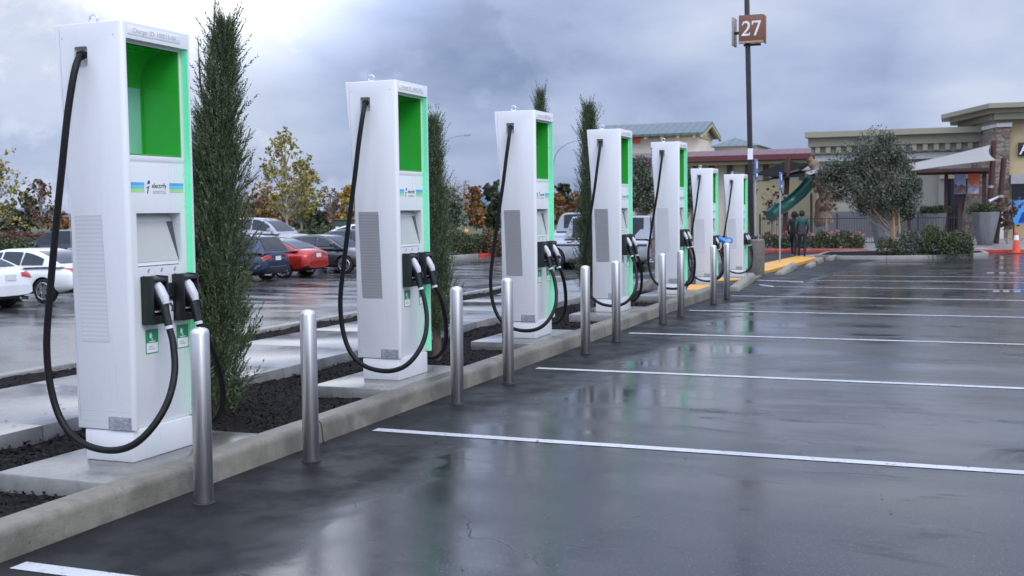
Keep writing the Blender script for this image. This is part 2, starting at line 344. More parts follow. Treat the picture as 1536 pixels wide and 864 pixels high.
cl = math_(wt, 'ADD', cl, math_(wt, 'MULTIPLY', mrange(wt, zc, 0, .20, -.08, .06), 1.))
CLOUD = ramp(wt, cl, [(.30, (.165, .22, .365)), (.42, (.25, .322, .525)), (.53, (.41, .495, .73)), (.65, (.60, .675, .87)), (.86, (.93, .95, 1.0))])
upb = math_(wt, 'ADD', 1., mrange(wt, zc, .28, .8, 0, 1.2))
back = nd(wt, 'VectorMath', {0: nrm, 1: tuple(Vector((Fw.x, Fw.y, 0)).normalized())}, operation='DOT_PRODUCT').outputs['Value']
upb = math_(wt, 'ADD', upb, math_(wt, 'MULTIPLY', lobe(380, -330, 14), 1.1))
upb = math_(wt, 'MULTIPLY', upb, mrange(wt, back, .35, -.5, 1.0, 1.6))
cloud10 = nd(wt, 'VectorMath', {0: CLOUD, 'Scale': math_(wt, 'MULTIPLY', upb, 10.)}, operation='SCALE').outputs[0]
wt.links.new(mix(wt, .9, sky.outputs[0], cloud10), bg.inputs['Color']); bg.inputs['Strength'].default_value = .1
sl = bpy.data.lights.new('sun', 'SUN'); sl.energy = 1.25; sl.angle = R(30); sl.color = (1, .97, .92); so = bpy.data.objects.new('sun', sl); COL.objects.link(so)
sd = Vector((math.sin(SUN_ROT)*math.cos(SUN_EL), math.cos(SUN_ROT)*math.cos(SUN_EL), math.sin(SUN_EL))); sd = Vector((.62, -.42, .66)).normalized()
so.rotation_euler = sd.to_track_quat('Z', 'Y').to_euler()
sky.sun_elevation = math.asin(sd.z); sky.sun_rotation = math.atan2(sd.x, sd.y)
S.view_settings.view_transform = 'Standard'; S.view_settings.look = 'None'; S.view_settings.gamma = 1; S.view_settings.exposure = 0
S.view_settings.use_curve_mapping = False
S.cycles.use_denoising = True; S.cycles.max_bounces = 6; S.cycles.transparent_max_bounces = 8; S.cycles.sample_clamp_indirect = 6

# ------------------------------------------------------------------ ground, lot, kerbs
fr = lambda a, b, s: [a+s*i for i in range(int((b-a)/s)+1)]
GROUND_M = mat('field_grass', (.075, .085, .035), .9, var=.45, scale=.25, bmp=.5, bscale=8)
grid_sheet('ground', [-5000, -2000, -800, -300, -160]+fr(-120, 100, 2)+[160, 300, 800, 2000, 5000], [-400, -120, -60]+fr(-40, 110, 2)+[140, 200, 400, 900, 2500, 6000], lambda x, y: gz(x, y)-.08, GROUND_M)
KY = ground(1330, 379).y                       # where the walkway kerb runs
grid_sheet('parking_lot', fr(-52, -12, 1)+fr(-11.5, -8.25, .25)+fr(-8, 60, 1), fr(-20, KY, 1)+[KY], gz, ASPHALT)
grid_sheet('pavement', fr(-14, 60, 1), [KY+.16]+fr(math.ceil(KY)+1, 74, 1), lambda x, y: gz(x, y)+.14, GUTTER_M)
def strip(name, pts, w0, w1, z0, z1, m, seg=True):
    """a low wall along a line of ground points, following the ground"""
    b = MB()
    for (xa, ya), (xb, yb) in zip(pts[:-1], pts[1:]):
        d = Vector((xb-xa, yb-ya)).normalized(); n = Vector((-d.y, d.x)); L = math.hypot(xb-xa, yb-ya); k = max(1, int(L/3)) if seg else 1
        for i in range(k):
            a = Vector((xa, ya))+d*(L*i/k+.006); c = Vector((xa, ya))+d*(L*(i+1)/k-.006)
            vs = [(*(p+n*w), gz(p.x, p.y)+z) for p in (a, c) for w, z in ((w0, z0), (w0, z1), (w1, z1), (w1, z0))]
            b.add(vs, [(3, 2, 1, 0), (4, 5, 6, 7), (0, 1, 5, 4), (1, 2, 6, 5), (2, 3, 7, 6), (3, 0, 4, 7)])
    return tag(b.build(name, m, bevel=.025), kind='structure')
xr0, xr1, xr2 = ground(1300, 380).x, ground(1438, 379).x, 40
strip('red_kerb', [(-12, KY), (xr0, KY)], 0, .16, -.1, .15, REDK)
strip('kerb', [(xr0, KY), (xr1, KY)], 0, .16, -.1, .15, GUTTER_M)
strip('red_kerb', [(xr1, KY), (xr2, KY)], 0, .16, -.1, .15, REDK)

# median beside the chargers
def kx(y): return -4.13-.007*(y-4)
MED0, MED1 = -3.0, 21.0
joints = [MED0]+[6.9+3.45*k for k in range(-2, 5) if MED0 < 6.9+3.45*k < MED1]+[MED1]
kb = MB()
prof = [(0, -.1), (-.020, .108), (-.026, .132), (-.042, .147), (-.066, .151), (-.185, .15), (-.185, -.1)]
for a, c in zip(joints[:-1], joints[1:]):
    a += .010; c -= .010; n = 5; ys = [a+(c-a)*i/n for i in range(n+1)]; P = len(prof)
    vs = [(kx(y)+u+.0015*math.sin(y*5+u*9), y, z+(.001*math.sin(y*7) if z > .1 else 0)) for y in ys for u, z in prof]
    fs = [(i*P+k, i*P+(k+1) % P, (i+1)*P+(k+1) % P, (i+1)*P+k) for i in range(n) for k in range(P)]
    kb.add(vs, fs, 0, True); kb.add(vs[:P], [tuple(range(P))]); kb.add(vs[-P:], [tuple(range(P))[::-1]])
ko = kb.build('kerb', KERB_M); ko.data.set_sharp_from_angle(angle=R(50)); tag(ko, kind='structure')
CH_Y = [5.36, 8.75, 12.1, 15.5, 19.0]
pd = MB()
for y in CH_Y:
    pd.box(-5.12, kx(y)-.19, y-.44, y+1.02, .0, .148)
tag(pd.build('concrete_pad', PAD_M, bevel=.012), kind='structure')
wk = MB(); y = -6.0
while y < 22.3: wk.box(-7.55, -5.95, y, y+1.515, -.3, .15); y += 1.52
tag(wk.build('path', WALK_M, bevel=.01), kind='structure')
bk = MB(); y = -6.0
while y < 22: bk.box(-8.42, -8.27, y, y+2.99, -.5, .135); y += 3.0
tag(bk.build('kerb', GUTTER_M, bevel=.02), kind='structure')
def mulch_bed(name, x0, x1, y0, y1, z, holes=(), chips=6000, step=.05):
    nx = max(2, int((x1-x0)/step)); ny = int((y1-y0)/step/1.5)
    X, Y = np.meshgrid(np.linspace(x0, x1, nx+1), np.linspace(y0, y1, ny+1))
    Z = z+.012*np.sin(X*5.1+1.3*np.sin(Y*2.3))+.012*np.sin(Y*3.7+X*2)+RNG.normal(0, .006, X.shape)
    V = [np.stack([X, Y, Z], -1).reshape(-1, 3)]; a = np.arange((nx+1)*(ny+1)).reshape(ny+1, nx+1)
    Fq = [np.stack([a[:-1, :-1], a[:-1, 1:], a[1:, 1:], a[1:, :-1]], -1).reshape(-1, 4)]; mi = [np.zeros(len(Fq[0]), int)]
    n = chips; cx = RNG.uniform(x0+.02, x1-.02, n); u = RNG.uniform(0, 1, n)**1.7; cy = y0+(y1-y0)*u
    ok = np.ones(n, bool)
    for h in holes: ok &= ~((cx > h[0]) & (cx < h[1]) & (cy > h[2]) & (cy < h[3]))
    cx, cy = cx[ok], cy[ok]; n = len(cx); l = RNG.uniform(.005, .018, n); w = l*RNG.uniform(.3, .7, n); an = RNG.uniform(0, 6.28, n); ti = RNG.normal(0, .45, n)
    d = np.stack([np.cos(an)*np.cos(ti), np.sin(an)*np.cos(ti), np.sin(ti)], -1); p = np.stack([-np.sin(an), np.cos(an), RNG.normal(0, .4, n)], -1)
    c = np.stack([cx, cy, np.full(n, z)+RNG.uniform(.006, .03, n)], -1)
    q = np.stack([c-d*l[:, None]-p*w[:, None], c+d*l[:, None]-p*w[:, None]*.6, c+d*l[:, None]*.9+p*w[:, None], c-d*l[:, None]+p*w[:, None]*.8], 1).reshape(-1, 3)
    Fq.append(np.arange(n*4).reshape(-1, 4)+len(V[0])); V.append(q); mi.append(np.ones(n, int))
    return tag(fast_mesh(name, np.concatenate(V), np.concatenate(Fq), [SOIL, CHIP], mi=np.concatenate(mi)), kind='stuff')
PADS = [(-5.14, -4.2, y-.46, y+1.04) for y in CH_Y]
mulch_bed('mulch', -5.97, -4.30, MED0, MED1, .04, PADS, 36000)
mulch_bed('mulch', -8.28, -7.54, MED0, MED1, .085, (), 6000)

# painted markings
for k in range(0, 9):
    y = 3.983+3.4287*k; b = MB(); x = -4.03 if k < 6 else -3.9
    if k > 6: x = -3.3
    n = 30; xe = 15
    for i in range(n):
        xa, xb = x+(xe-x)*i/n, x+(xe-x)*(i+1)/n; w = .052; j0 = .004*math.sin(xa*3+k); j1 = .004*math.sin(xb*3+k)
        b.add([(xa, y-w+j0, gz(xa, y)+.003), (xb, y-w+j1, gz(xb, y)+.003), (xb, y+w+j1, gz(xb, y)+.003), (xa, y+w+j0, gz(xa, y)+.003)], [(0, 1, 2, 3)])
    tag(b.build('parking_line', LINE), kind='structure')
def flat(name, pix, m, h=.02, base=-.1):
    b = MB(); P = [ground(*p) for p in pix]; n = len(P)
    b.add([(p.x, p.y, gz(p.x, p.y)+z) for z in (base, h) for p in P], [tuple(range(n)), tuple(range(n, 2*n))]+[(i, (i+1) % n, n+(i+1) % n, n+i) for i in range(n)])
    return tag(b.build(name, m), kind='structure')
flat('painted_path', [(1120, 406), (1137, 412), (1228, 388), (1197, 385.5), (1145, 397)], YEL, .05)
flat('painted_path', [(1030, 436), (1068, 436), (1068, 428), (1034, 428)], YEL, .02)
flat('painted_path', [(1076, 422), (1114, 420), (1116, 415), (1086, 416)], YEL, .02)
flat('painted_line', [(848, 424), (887, 421.5), (887, 419.5), (848, 422)], YEL, .01)
flat('painted_line', [(988, 402.5), (1005, 401), (1005, 399.2), (988, 400.8)], YEL, .01)
flat('painted_line', [(1135, 421), (1205, 424), (1205, 422.6), (1135, 420)], LINE, .008)
flat('painted_line', [(1138, 428), (1160, 431), (1160, 429.4), (1138, 426.8)], LINE, .008)
for (a, b_) in ((1489, 438), (1504, 438), (1521, 438.2)): flat('painted_marking', [(a, b_), (a+10, b_), (a+10, b_-1.8), (a+1, b_-1.8)], WORN, .008)
for (a, b_) in ((1480, 410), (1498, 410.2), (1514, 410.4)): flat('painted_marking', [(a, b_), (a+11, b_), (a+10, b_-1.2), (a+1, b_-1.2)], WORN, .008)
flat('ramp', [(1195, 386), (1226, 388.5), (1262, 384.5), (1250, 381)], GUTTER_M, .06)

# ------------------------------------------------------------------ charger
def crom(pts, n=8):
    P = [Vector(p) for p in pts]; P = [P[0]*2-P[1]]+P+[P[-1]*2-P[-2]]; out = []
    for i in range(1, len(P)-2):
        a, b, c, d = P[i-1:i+3]
        for k in range(n):
            t = k/n; out.append(.5*((2*b)+(c-a)*t+(2*a-5*b+4*c-d)*t*t+(3*b-a-3*c+d)*t**3))
    return out+[P[-2]]
CW = .63
def cutter(x0, x1, y0, y1, z0, z1, bev=.0):
    return MB().box(x0, x1, y0, y1, z0, z1).build('cutter', [], bevel=bev, seg=3)
def make_charger():
    t = thing('charging_station', 'x', 'charger')
    b = MB().prism([(0, .19), (0, 2.56), (-.49, 2.56), (-.42, 1.6), (-.42, .19)], lambda u, v, h: (u, h, v), 0, CW)
    me = b.mesh('body'); bm = bmesh.new(); bm.from_mesh(me)
    fv = [e for e in bm.edges if abs(e.verts[0].co.x) < 1e-4 and abs(e.verts[1].co.x) < 1e-4 and abs(e.verts[0].co.z-e.verts[1].co.z) > 1]
    bmesh.ops.bevel(bm, geom=fv, offset=.03, segments=5, affect='EDGES', profile=.5)
    oth = [e for e in bm.edges if len(e.link_faces) == 2 and e.calc_face_angle(0) > R(40)]
    bmesh.ops.bevel(bm, geom=oth, offset=.009, segments=2, affect='EDGES', profile=.5)
    for f in bm.faces: f.smooth = True
    bm.to_mesh(me); bm.free(); body = link('body', me, t, [WHITE])
    boolean(body, [cutter(-.05, .2, .033, .597, .05, 2.462), cutter(-.345, .1, .058, .572, 1.80, 2.445), cutter(-.15, .1, .13, .54, 1.14, 1.46),
                   cutter(-.345, -.25, -.1, .055, 2.305, 2.425, .012), cutter(-.345, -.25, CW-.055, CW+.1, 2.305, 2.425, .012)])
    MB().box(-.378, -.026, .008, .575, 0, .188).build('plinth', WHITE2, t, bevel=.012)
    fp = MB().box(-.062, -.0485, .036, .594, .192, 1.755).box(-.062, -.0485, .036, .594, 1.765, 1.797).build('front_panel', WHITE2, t, bevel=.002)
    boolean(fp, [cutter(-.2, .1, .131, .539, 1.141, 1.459)])
    # display niche: back panel, side walls and a coved top, open to the front
    nb = MB(); x0, x1, y0, y1, z0, z1 = -.342, -.052, .061, .569, 1.803, 2.442
    cove = [(x0, 2.26)]+[(x0+.17*(1-math.cos(a)), 2.26+.178*math.sin(a)) for a in [R(90)*i/8 for i in range(1, 9)]]+[(x1, z1-.004)]
    for (ya, yb) in ((y0, y0+.006), (y1-.006, y1)): nb.box(x0, x1, ya, yb, z0, z1)
    nb.box(x0, x1, y0+.006, y1-.006, z0, z0+.006)
    vs = [(x, yy, z) for yy in (y0+.006, y1-.006) for x, z in cove]; k = len(cove)
    nb.add(vs, [(i, i+1, k+i+1, k+i) for i in range(k-1)], 0, True)
    nb.box(x0, x0+.004, y0+.006, y1-.006, z0+.006, 2.26)
    ni = nb.build('display_niche', GREEN, t)
    MB().box(x0+.006, x0+.012, .20, .545, 1.815, 2.235).build('display_panel', TEAL, ni, bevel=.002)
    MB().box(x0+.006, x0+.014, .08, .195, 1.815, 2.235).build('side_trim', WHITE2, ni, bevel=.002)
    for y in (.0345, .5925): MB().box(-.043, -.006, y, y+.003, .2, 2.455).build('light_strip', MINT, t)
    # screen
    dp = MB().prism([(-.146, 1.143), (-.068, 1.145), (-.118, 1.43), (-.146, 1.458)], lambda u, v, h: (u, h, v), .133, .537).build('screen_housing', WHITE2, t, bevel=.003)
    sc = MB().add([(-.0685, .15, 1.168), (-.0685, .535, 1.168), (-.1125, .535, 1.408), (-.1125, .15, 1.408)], [(0, 1, 2, 3)]).build('screen', SCREEN, dp)
    MB().prism([(.48, 1.408), (.535, 1.408), (.535, 1.168)], lambda u, v, h: (-.0685-(v-1.168)/.24*.044+h, u, v), .0005, .003).build('bezel', SCRSIDE, dp)
    # payment row
    for i, y in enumerate((.215, .335, .46)):
        MB().box(-.0485, -.0465, y, y+.012, 1.105, 1.118).box(-.0485, -.0465, y+.006, y+.02, 1.118, 1.128).build('symbol', INKM, t)
    for y in (.145, .435):
        h = MB().box(-.0485, -.036, y, y+.15, .80, 1.085).box(-.036, .04, y, y+.014, .80, 1.085).box(-.036, .04, y+.136, y+.15, .80, 1.085)
        h.prism([(-.036, 1.085), (.04, 1.07), (.04, 1.05), (-.036, 1.05)], lambda u, v, q: (u, q, v), y+.014, y+.136)
        h.prism([(-.036, .80), (.03, .80), (.036, .845), (-.036, .87)], lambda u, v, q: (u, q, v), y+.014, y+.136)
        ho = h.build('holster', BLACK, t, bevel=.004)
        MB().box(-.034, .03, y+.03, y+.12, .872, .877).build('holster_label', GREYP, ho)
        lb = MB().box(-.0485, -.0465, y+.03, y+.145, .62, .765).build('sticker', STK, t)
        MB().box(-.0463, -.0453, y+.036, y+.139, .626, .684).build('sticker_field', STKW, lb)
        MB().prism([(y+.075+.012*math.cos(a), .728+.018*math.sin(a)) for a in [R(36*i) for i in range(10)]], lambda u, v, q: (q, u, v), -.0463, -.0453).box(-.0463, -.0453, y+.083, y+.092, .70, .712).box(-.0463, -.0453, y+.06, y+.115, .690, .695).build('sticker_icon', STKW, lb)
        MB().box(-.0452, -.0445, y+.055, y+.11, .645, .652).box(-.0452, -.0445, y+.055, y+.095, .658, .665).build('sticker_print', INKL, lb)
    MB().box(-.0485, -.02, .318, .422, .93, 1.035).box(-.02, -.008, .335, .405, .95, .965).build('card_reader', BLACK, t, bevel=.006)
    MB().box(-.0485, -.030, .318, .422, .80, .925).build('coil_cover', WHITE2, t, bevel=.006)
    # signage on the front
    il = MB().box(.0005, .0025, .05, .52, 2.487, 2.535).build('number_plate', STKW, t, bevel=.001)
    text('lettering', 'Charger ID: 100015-04', .036, INKL, il, (.0032, .285, 2.511), TX, .0004, sx=1.15)
    for y in (.075, .44):
        q = 'stripe'
        for zz, m in ((1.632, BLUEI), (1.612, TEALI), (1.592, LIMEI)): MB().box(-.0485, -.0474, y, y+.135, zz-.009, zz+.009).build('stripe', m, t)
    lg = MB().add([(-.047, .232, 1.575), (-.047, .240, 1.575), (-.047, .252, 1.618), (-.047, .243, 1.618)], [(0, 1, 2, 3)]).add([(-.047, .236, 1.63), (-.047, .262, 1.636), (-.047, .258, 1.655), (-.047, .244, 1.652)], [(0, 1, 2, 3)]).add([(-.047, .228, 1.607), (-.047, .256, 1.615), (-.047, .256, 1.621), (-.047, .228, 1.613)], [(0, 1, 2, 3)]).build('emblem', INK, t)
    text('wordmark', 'electrify', .042, INK, lg, (-.0472, .345, 1.622), TX, .0004)
    text('wordmark', 'america', .038, INKL, lg, (-.0472, .345, 1.588), TX, .0004)
    # side: louvre, plate, cable sockets
    for y, s in ((-.0025, 1), (CW+.0005, -1)):
        MB().add([(-.165, y+.002*(s < 0), .71), (-.36, y+.002*(s < 0), .71), (-.385, y+.002*(s < 0), 1.45), (-.19, y+.002*(s < 0), 1.45), (-.165, y, .71), (-.36, y, .71), (-.385, y, 1.45), (-.19, y, 1.45)], [(0, 1, 2, 3), (4, 5, 6, 7)]).build('louvre', VENT, t)
    pl_ = MB().box(-.19, -.025, -.0022, -.0004, .162+.03, .24+.03).build('rating_plate', PLATE, t)
    pp = MB()
    for i, (a, c) in enumerate(((-.145, -.12), (-.115, -.07), (-.06, -.035), (-.14, -.09), (-.08, -.04))): pp.box(a, c, -.0032, -.0024, .20+.012*i, .208+.012*i)
    pp.build('plate_print', INKM, pl_)
    MB().box(-.42+.002, -.03, -.001, .0, .30, .302).build('seam', INKL, t)
    sm_ = MB()
    for y in (-.0006, CW-.0004): sm_.box(-.415, -.04, y, y+.001, .235, .2362)
    sm_.add([(-.452, -.0006, 2.53), (-.449, -.0006, 2.53), (-.395, -.0006, .24), (-.398, -.0006, .24)], [(0, 1, 2, 3)])
    sm_.build('panel_joint', INKL, t)
    sw = MB()
    for y in (.052, .578):
        for z in (.26, 1.08, 1.50, 1.70): sw.tube([(-.0486, y, z), (-.0468, y, z)], .0045, 8)
    for x, z in ((-.43, 2.48), (-.06, 2.48), (-.39, .33), (-.05, .33)): sw.tube([(x, .0, z), (x, -.0016, z)], .005, 8)
    sw.build('screws', GREYP, t)
    # top fittings
    e = MB().tube([(-.30+.028*math.cos(R(a)), .12, 2.598+.028*math.sin(R(a))) for a in range(0, 361, 20)], .006, 6, cap=False).lathe([(.0, 2.575), (.02, 2.575), (.02, 2.559), (0, 2.559)], 10, (-.30, .12))
    e.build('lifting_eye', CHROME, t)
    MB().lathe([(0, 2.572), (.05, 2.572), (.055, 2.559), (0, 2.559)], 14, (-.24, .22)).build('top_cap', BLACK, t)
    # cables and connectors
    near = [(-.297, .035, 2.382), (-.292, -.01, 2.37), (-.278, -.075, 2.28), (-.300, -.118, 2.04), (-.337, -.14, 1.73), (-.40, -.145, 1.35), (-.464, -.145, .96), (-.497, -.145, .69), (-.484, -.14, .45), (-.414, -.14, .258), (-.282, -.14, .141), (-.091, -.14, .103), (.07, -.125, .135), (.165, -.06, .23), (.205, .04, .37), (.183, .14, .53), (.135, .195, .69), (.093, .22, .775)]
    far = [(x, CW-y, z) for x, y, z in near[:12]]+[(.0, .77, .135), (.06, .76, .22), (.10, .71, .37), (.122, .62, .55), (.115, .54, .70), (.093, .5, .775)]
    for pts in (near, far): MB().tube(crom(pts, 7), .0205, 10).build('cable', RUBBER, t)
    for pts in (near[:2], far[:2]):
        MB().tube([(-.297, pts[0][1]*.55+pts[1][1]*.45, 2.380), (-.294, pts[1][1], 2.370)], .028, 10).build('cable_gland', BLACK, t)
    for i, y in enumerate((.215, .495)):
        c = MB().tube([(-.035, y, 1.03), (.0, y, .99), (.045, y, .945), (.06, y, .91)], [.03, .036, .036, .026], 10).tube([(.055, y+.002, .93), (.07, y+.002, .87), (.09, y+.003, .79)], [.03, .026, .024], 10)
        co = c.build('connector', BLACK, t)
        MB().tube([(-.022, y, 1.062), (.005, y, 1.047), (.035, y, 1.01), (.066, y, .955), (.077, y, .92)], [.016, .026, .03, .03, .022], 10).build('connector_shell', GREYP, co)
        MB().tube([(.088, y+.003, .79), (.093, y+.003, .772)], .0275, 10).build('collar', GREYP, co)
        MB().tube([(.085, y+.03, .925), (.10, y+.034, .90), (.098, y+.03, .875)], .007, 6).build('latch', BLACK, co)
    return t
first = make_charger()
labels = ['largest white charger with a bright green niche, just before the tall shaggy cypress',
          'white charger second in line, right behind the tall shaggy cypress, the dark sedan beside it',
          'third white charger in line, left of the boxy silver off-road vehicle',
          'fourth white charger in line, with a slender cypress along its rear edge',
          'fifth white charger in line, with blue lettering down its rear edge',
          'smaller looking white charger with a bright blue plug hanging at its side',
          'last white charger of the row, in front of the round concrete light pole footing']
GRP = 'white and green chargers in a row along the kerb'
spots = [(-4.49, y, .148) for y in CH_Y]
p6 = by_dist(1069, 25.1); p7 = by_dist(1115, 28.6)
spots += [(p6.x, p6.y, -.105), (p7.x, p7.y, -.14)]
first.location = spots[0]; first['label'] = labels[0]; first['group'] = GRP
CH = [first]+[dup(first, spots[i], label=labels[i]) for i in range(1, 7)]
for i, root in enumerate(CH):
    if i in (5, 6):
        b = MB().box(-.9, .30, -.5, 1.05, -.25, -.004).build('concrete_pad', PAD_M, bevel=.02); b.location = spots[i]; tag(b, kind='structure')
root = CH[4]
MB().box(-.4905, -.4885, .05, .3, 2.0, 2.5).build('rear_sign', STKW, root)
bs = MB()
for i in range(7): bs.box(-.482+.0035*(i % 2), -.466, -.0012, -.0002, 2.47-.052*i-.04, 2.47-.052*i)
bs.build('rear_lettering', mat('deep_blue_ink', (.02, .10, .45), .4), root)
root = CH[5]
cs = [o for o in root.children if o.name.split('.')[0] == 'connector']
cs.sort(key=lambda o: sum(v.co.y for v in o.data.vertices)/len(o.data.vertices))
tgt = cs[-1]
for k in list(tgt.children): bpy.data.objects.remove(k)
bpy.data.objects.remove(tgt)
bc = MB().tube([(-.02, .50, 1.02), (.06, .50, 1.0), (.15, .50, .965), (.21, .50, .90)], [.04, .058, .06, .045], 12).build('connector', BLUEP, root)
bc['label'] = 'bright blue plug with a looped grip'
MB().tube([(.25+.085*math.cos(R(a)), .50, .975+.06*math.sin(R(a))) for a in range(0, 361, 24)], .019, 8, cap=False).build('grip', BLUEP, bc)
MB().tube([(.21, .50, .90), (.19, .50, .84), (.12, .50, .79), (.093, .5, .775)], .022, 8).build('strain_relief', BLACK, bc)

# ------------------------------------------------------------------ bollards
bl = thing('bollard', 'x', 'bollard', group='steel bollards guarding the chargers')
MB().lathe([(.0, -.02), (.053, -.02), (.053, .945), (.051, .958), (.044, .969), (.030, .976), (.015, .979), (0, .980)], 32).build('post', STEEL, bl)
MB().lathe([(.0535, .0), (.066, .0), (.060, .007), (.0535, .010)], 24).build('base_ring', mat('joint_sealant', (.02, .02, .02), .6), bl)
bys = [5.218, 6.343, 8.635, 9.787, 12.091, 13.297, 15.563, 16.663, 19.013, 20.145]
bll = ['steel bollard in front of the largest charger, covering its second plug', 'steel bollard standing alone between the largest charger and the second charger',
       'steel bollard just past the second charger, by its light strip', 'steel bollard overlapping the cable loop of the third charger',
       'steel bollard between the third and fourth chargers, below the slender cypress', 'steel bollard in front of the fourth charger, by its cable loop',
       'steel bollard in front of the fifth charger, nearer its rear corner', 'steel bollard in front of the fifth charger, by its plugs',
       'steel bollard in front of the smaller charger with the blue plug', 'steel bollard under the blue plug, last of the row']
for i, y in enumerate(bys):
    o = bl if i == 0 else dup(bl, None)
    o.location = (-3.917, y, 0); o['label'] = bll[i]; o.rotation_euler = (RNG.normal(0, .004), RNG.normal(0, .004), 1.1*i)
# ------------------------------------------------------------------ foliage
def unit(a): return a/np.maximum(np.linalg.norm(a, axis=-1, keepdims=True), 1e-9)
def sprays(base, d, ln, m=14, spread=.6, lw=.17, ll=.15, droop=0.):
    """feathery sprays: leaflets in alternating pairs along each axis -> quads"""
    n = len(base); s = unit(np.cross(d, RNG.normal(size=(n, 3)))); out = []
    for j in range(m):
        t = j/(m-1); p = base+d*(ln*t)[:, None]; p[:, 2] -= droop*ln*t*t
        sd = (1 if j % 2 else -1)*(1-.55*t)*spread
        ld = unit(d*.85+s*sd+RNG.normal(0, .16, (n, 3)))*(ln*ll*(1-.45*t)*RNG.uniform(.7, 1.2, n))[:, None]
        w = unit(np.cross(ld, RNG.normal(size=(n, 3))))*(ln*ll*lw*(1-.3*t))[:, None]
        out.append(np.stack([p, p+ld*.45+w, p+ld, p+ld*.45-w], 1))
    return np.concatenate(out).reshape(-1, 3)
def leaves(c, size, flat_=0., n_hint=None):
    n = len(c); a = unit(RNG.normal(size=(n, 3))*(1, 1, 1-flat_*.7)); b = unit(np.cross(a, RNG.normal(size=(n, 3))))
    s = (size*RNG.uniform(.6, 1.35, n))[:, None]
    return np.stack([c-a*s, c+b*s*.55-a*s*.1, c+a*s, c-b*s*.55-a*s*.1], 1).reshape(-1, 3)
def quads(V): return np.arange(len(V)).reshape(-1, 4)
CYP = leaf_mat('cypress_leaf', [(.024, .04, .018), (.056, .084, .036), (.10, .136, .064), (.165, .20, .105)], .65)
def cypress(label, loc, H, rfun, n, lean=(0, 0), second=None, outl=(), group='cypresses in the mulch between the chargers', m=14, low=.02):
    t = thing('cypress_tree', label, 'tree', loc, 0, group)
    cols = [(0., 0., H, 1.)]+([second] if second else [])
    tr = MB(); Vs = []
    for (ox, oy, h, sc) in cols:
        tr.tube([(ox*.3*k+lean[0]*k**1.6, oy*.3*k+lean[1]*k**1.6, h*.9*k) if k else (ox*.2, oy*.2, -.1) for k in (0, .2, .4, .6, .8, 1)], [.05*sc, .042, .034, .024, .014, .006], 7)
        k = int(n*sc); u = RNG.uniform(0, 1, k)**.85; u = low+u*(.985-low); z = u*h; r = np.array([rfun(q) for q in u])*sc
        a = RNG.uniform(0, 6.283, k); bump_ = 1+.40*np.sin(a*2+z*4.2)*np.sin(z*6+a)+.30*np.sin(a*4-z*11)
        rr = r*bump_*np.sqrt(RNG.uniform(.02, 1, k)); rad = np.stack([np.cos(a), np.sin(a), np.zeros(k)], -1)
        cx = ox*(1-.3*u)+lean[0]*u**1.6; cy = oy*(1-.3*u)+lean[1]*u**1.6
        base = np.stack([cx, cy, z], -1)+rad*rr[:, None]*.8
        ln = RNG.uniform(.09, .2, k)*(1.15-.35*u)*(1+.9*(RNG.uniform(0, 1, k) > .9))
        base[:, 2] -= ln*.5
        d = unit(rad*RNG.uniform(.18, .75, k)[:, None]+np.array([0, 0, 1.])+RNG.normal(0, .17, (k, 3)))
        Vs.append(sprays(base, d, ln, m)); tr_b = base
        for i in range(0, k, max(1, k//60)):
            q = base[i]; tr.tube([(cx[i], cy[i], max(0, q[2]-.25)), tuple(q)], [.008, .003], 4)
    for (x, y, z, dx, dy, dz, L) in outl:             # long wisps that stick out
        d0 = unit(np.array([dx, dy, dz])); ts = RNG.uniform(0, 1, 46)
        b = np.array([x, y, z])+d0*(ts*L)[:, None]; b[:, 2] += .15*L*ts**2
        d = unit(d0+RNG.normal(0, .35, (46, 3))+np.array([0, 0, .25])); Vs.append(sprays(b, d, RNG.uniform(.07, .13, 46)*(1.1-.5*ts), 10))
        tr.tube([(x*.4, y*.4, z-.2), (x, y, z), tuple(np.array([x, y, z])+d0*L)], [.012, .008, .003], 5)
    tr.build('trunk', BARK, t); V = np.concatenate(Vs)
    fast_mesh('crown', V, quads(V), [CYP], t); return t
def rcyp(top=.05, wmax=.27, wl=.20):
    def f(u): return np.interp(u, [0, .05, .2, .45, .65, .8, .92, 1], [wl*.75, wl, wmax*.93, wmax, wmax*.86, wmax*.62, wmax*.36, top*.6])
    return f
e1 = Vector((math.cos(YAW), -math.sin(YAW), 0))       # picture-right at this heading
def rt(k): return (e1.x*k, e1.y*k)
wisps = [(*rt(.10), 2.25, *rt(.8), .9, .22), (*rt(.2), 1.15, *rt(1), .6, .16), (*rt(.17), 1.9, *rt(1), .8, .18), (*rt(.05), 2.9, .1, 0, 1, .3), (*rt(.1), .45, *rt(1), .5, .2), (*rt(.20), 1.72, *rt(1.0), .75, .22), (*rt(.16), 2.05, *rt(1), .55, .20), (*rt(.2), .98, *rt(1), .1, .18), (*rt(.12), .22, *rt(1), .28, .26), (*rt(.16), 2.5, *rt(.7), .9, .16), (*rt(.18), 1.45, *rt(1), .5, .16),
         (*rt(.0), 2.7, .2, .2, 1, .36), (*rt(-.06), 2.55, -.1, .1, 1, .34), (*rt(.07), 2.62, .15, -.1, 1, .4), (*rt(.03), 2.75, .05, .1, 1, .36), (*rt(.15), .75, *rt(1), .5, .14)]
cypress('tall shaggy cypress in the mulch behind the largest charger', (-5.45, 7.47, .04), 3.08, rcyp(.025, .228, .13), 5400, rt(.15), (*rt(-.24), 2.35, .55), wisps, m=26)
c2p = at(652, 300, 11.0)
t2 = cypress('dark narrow cypress along the far edge of the second charger', (c2p.x, 11.0, .07), 2.55, rcyp(.035, .15, .08), 4200, rt(.0), None, [(*rt(.05), .55, *rt(1), .35, .25)], m=18, low=.12)
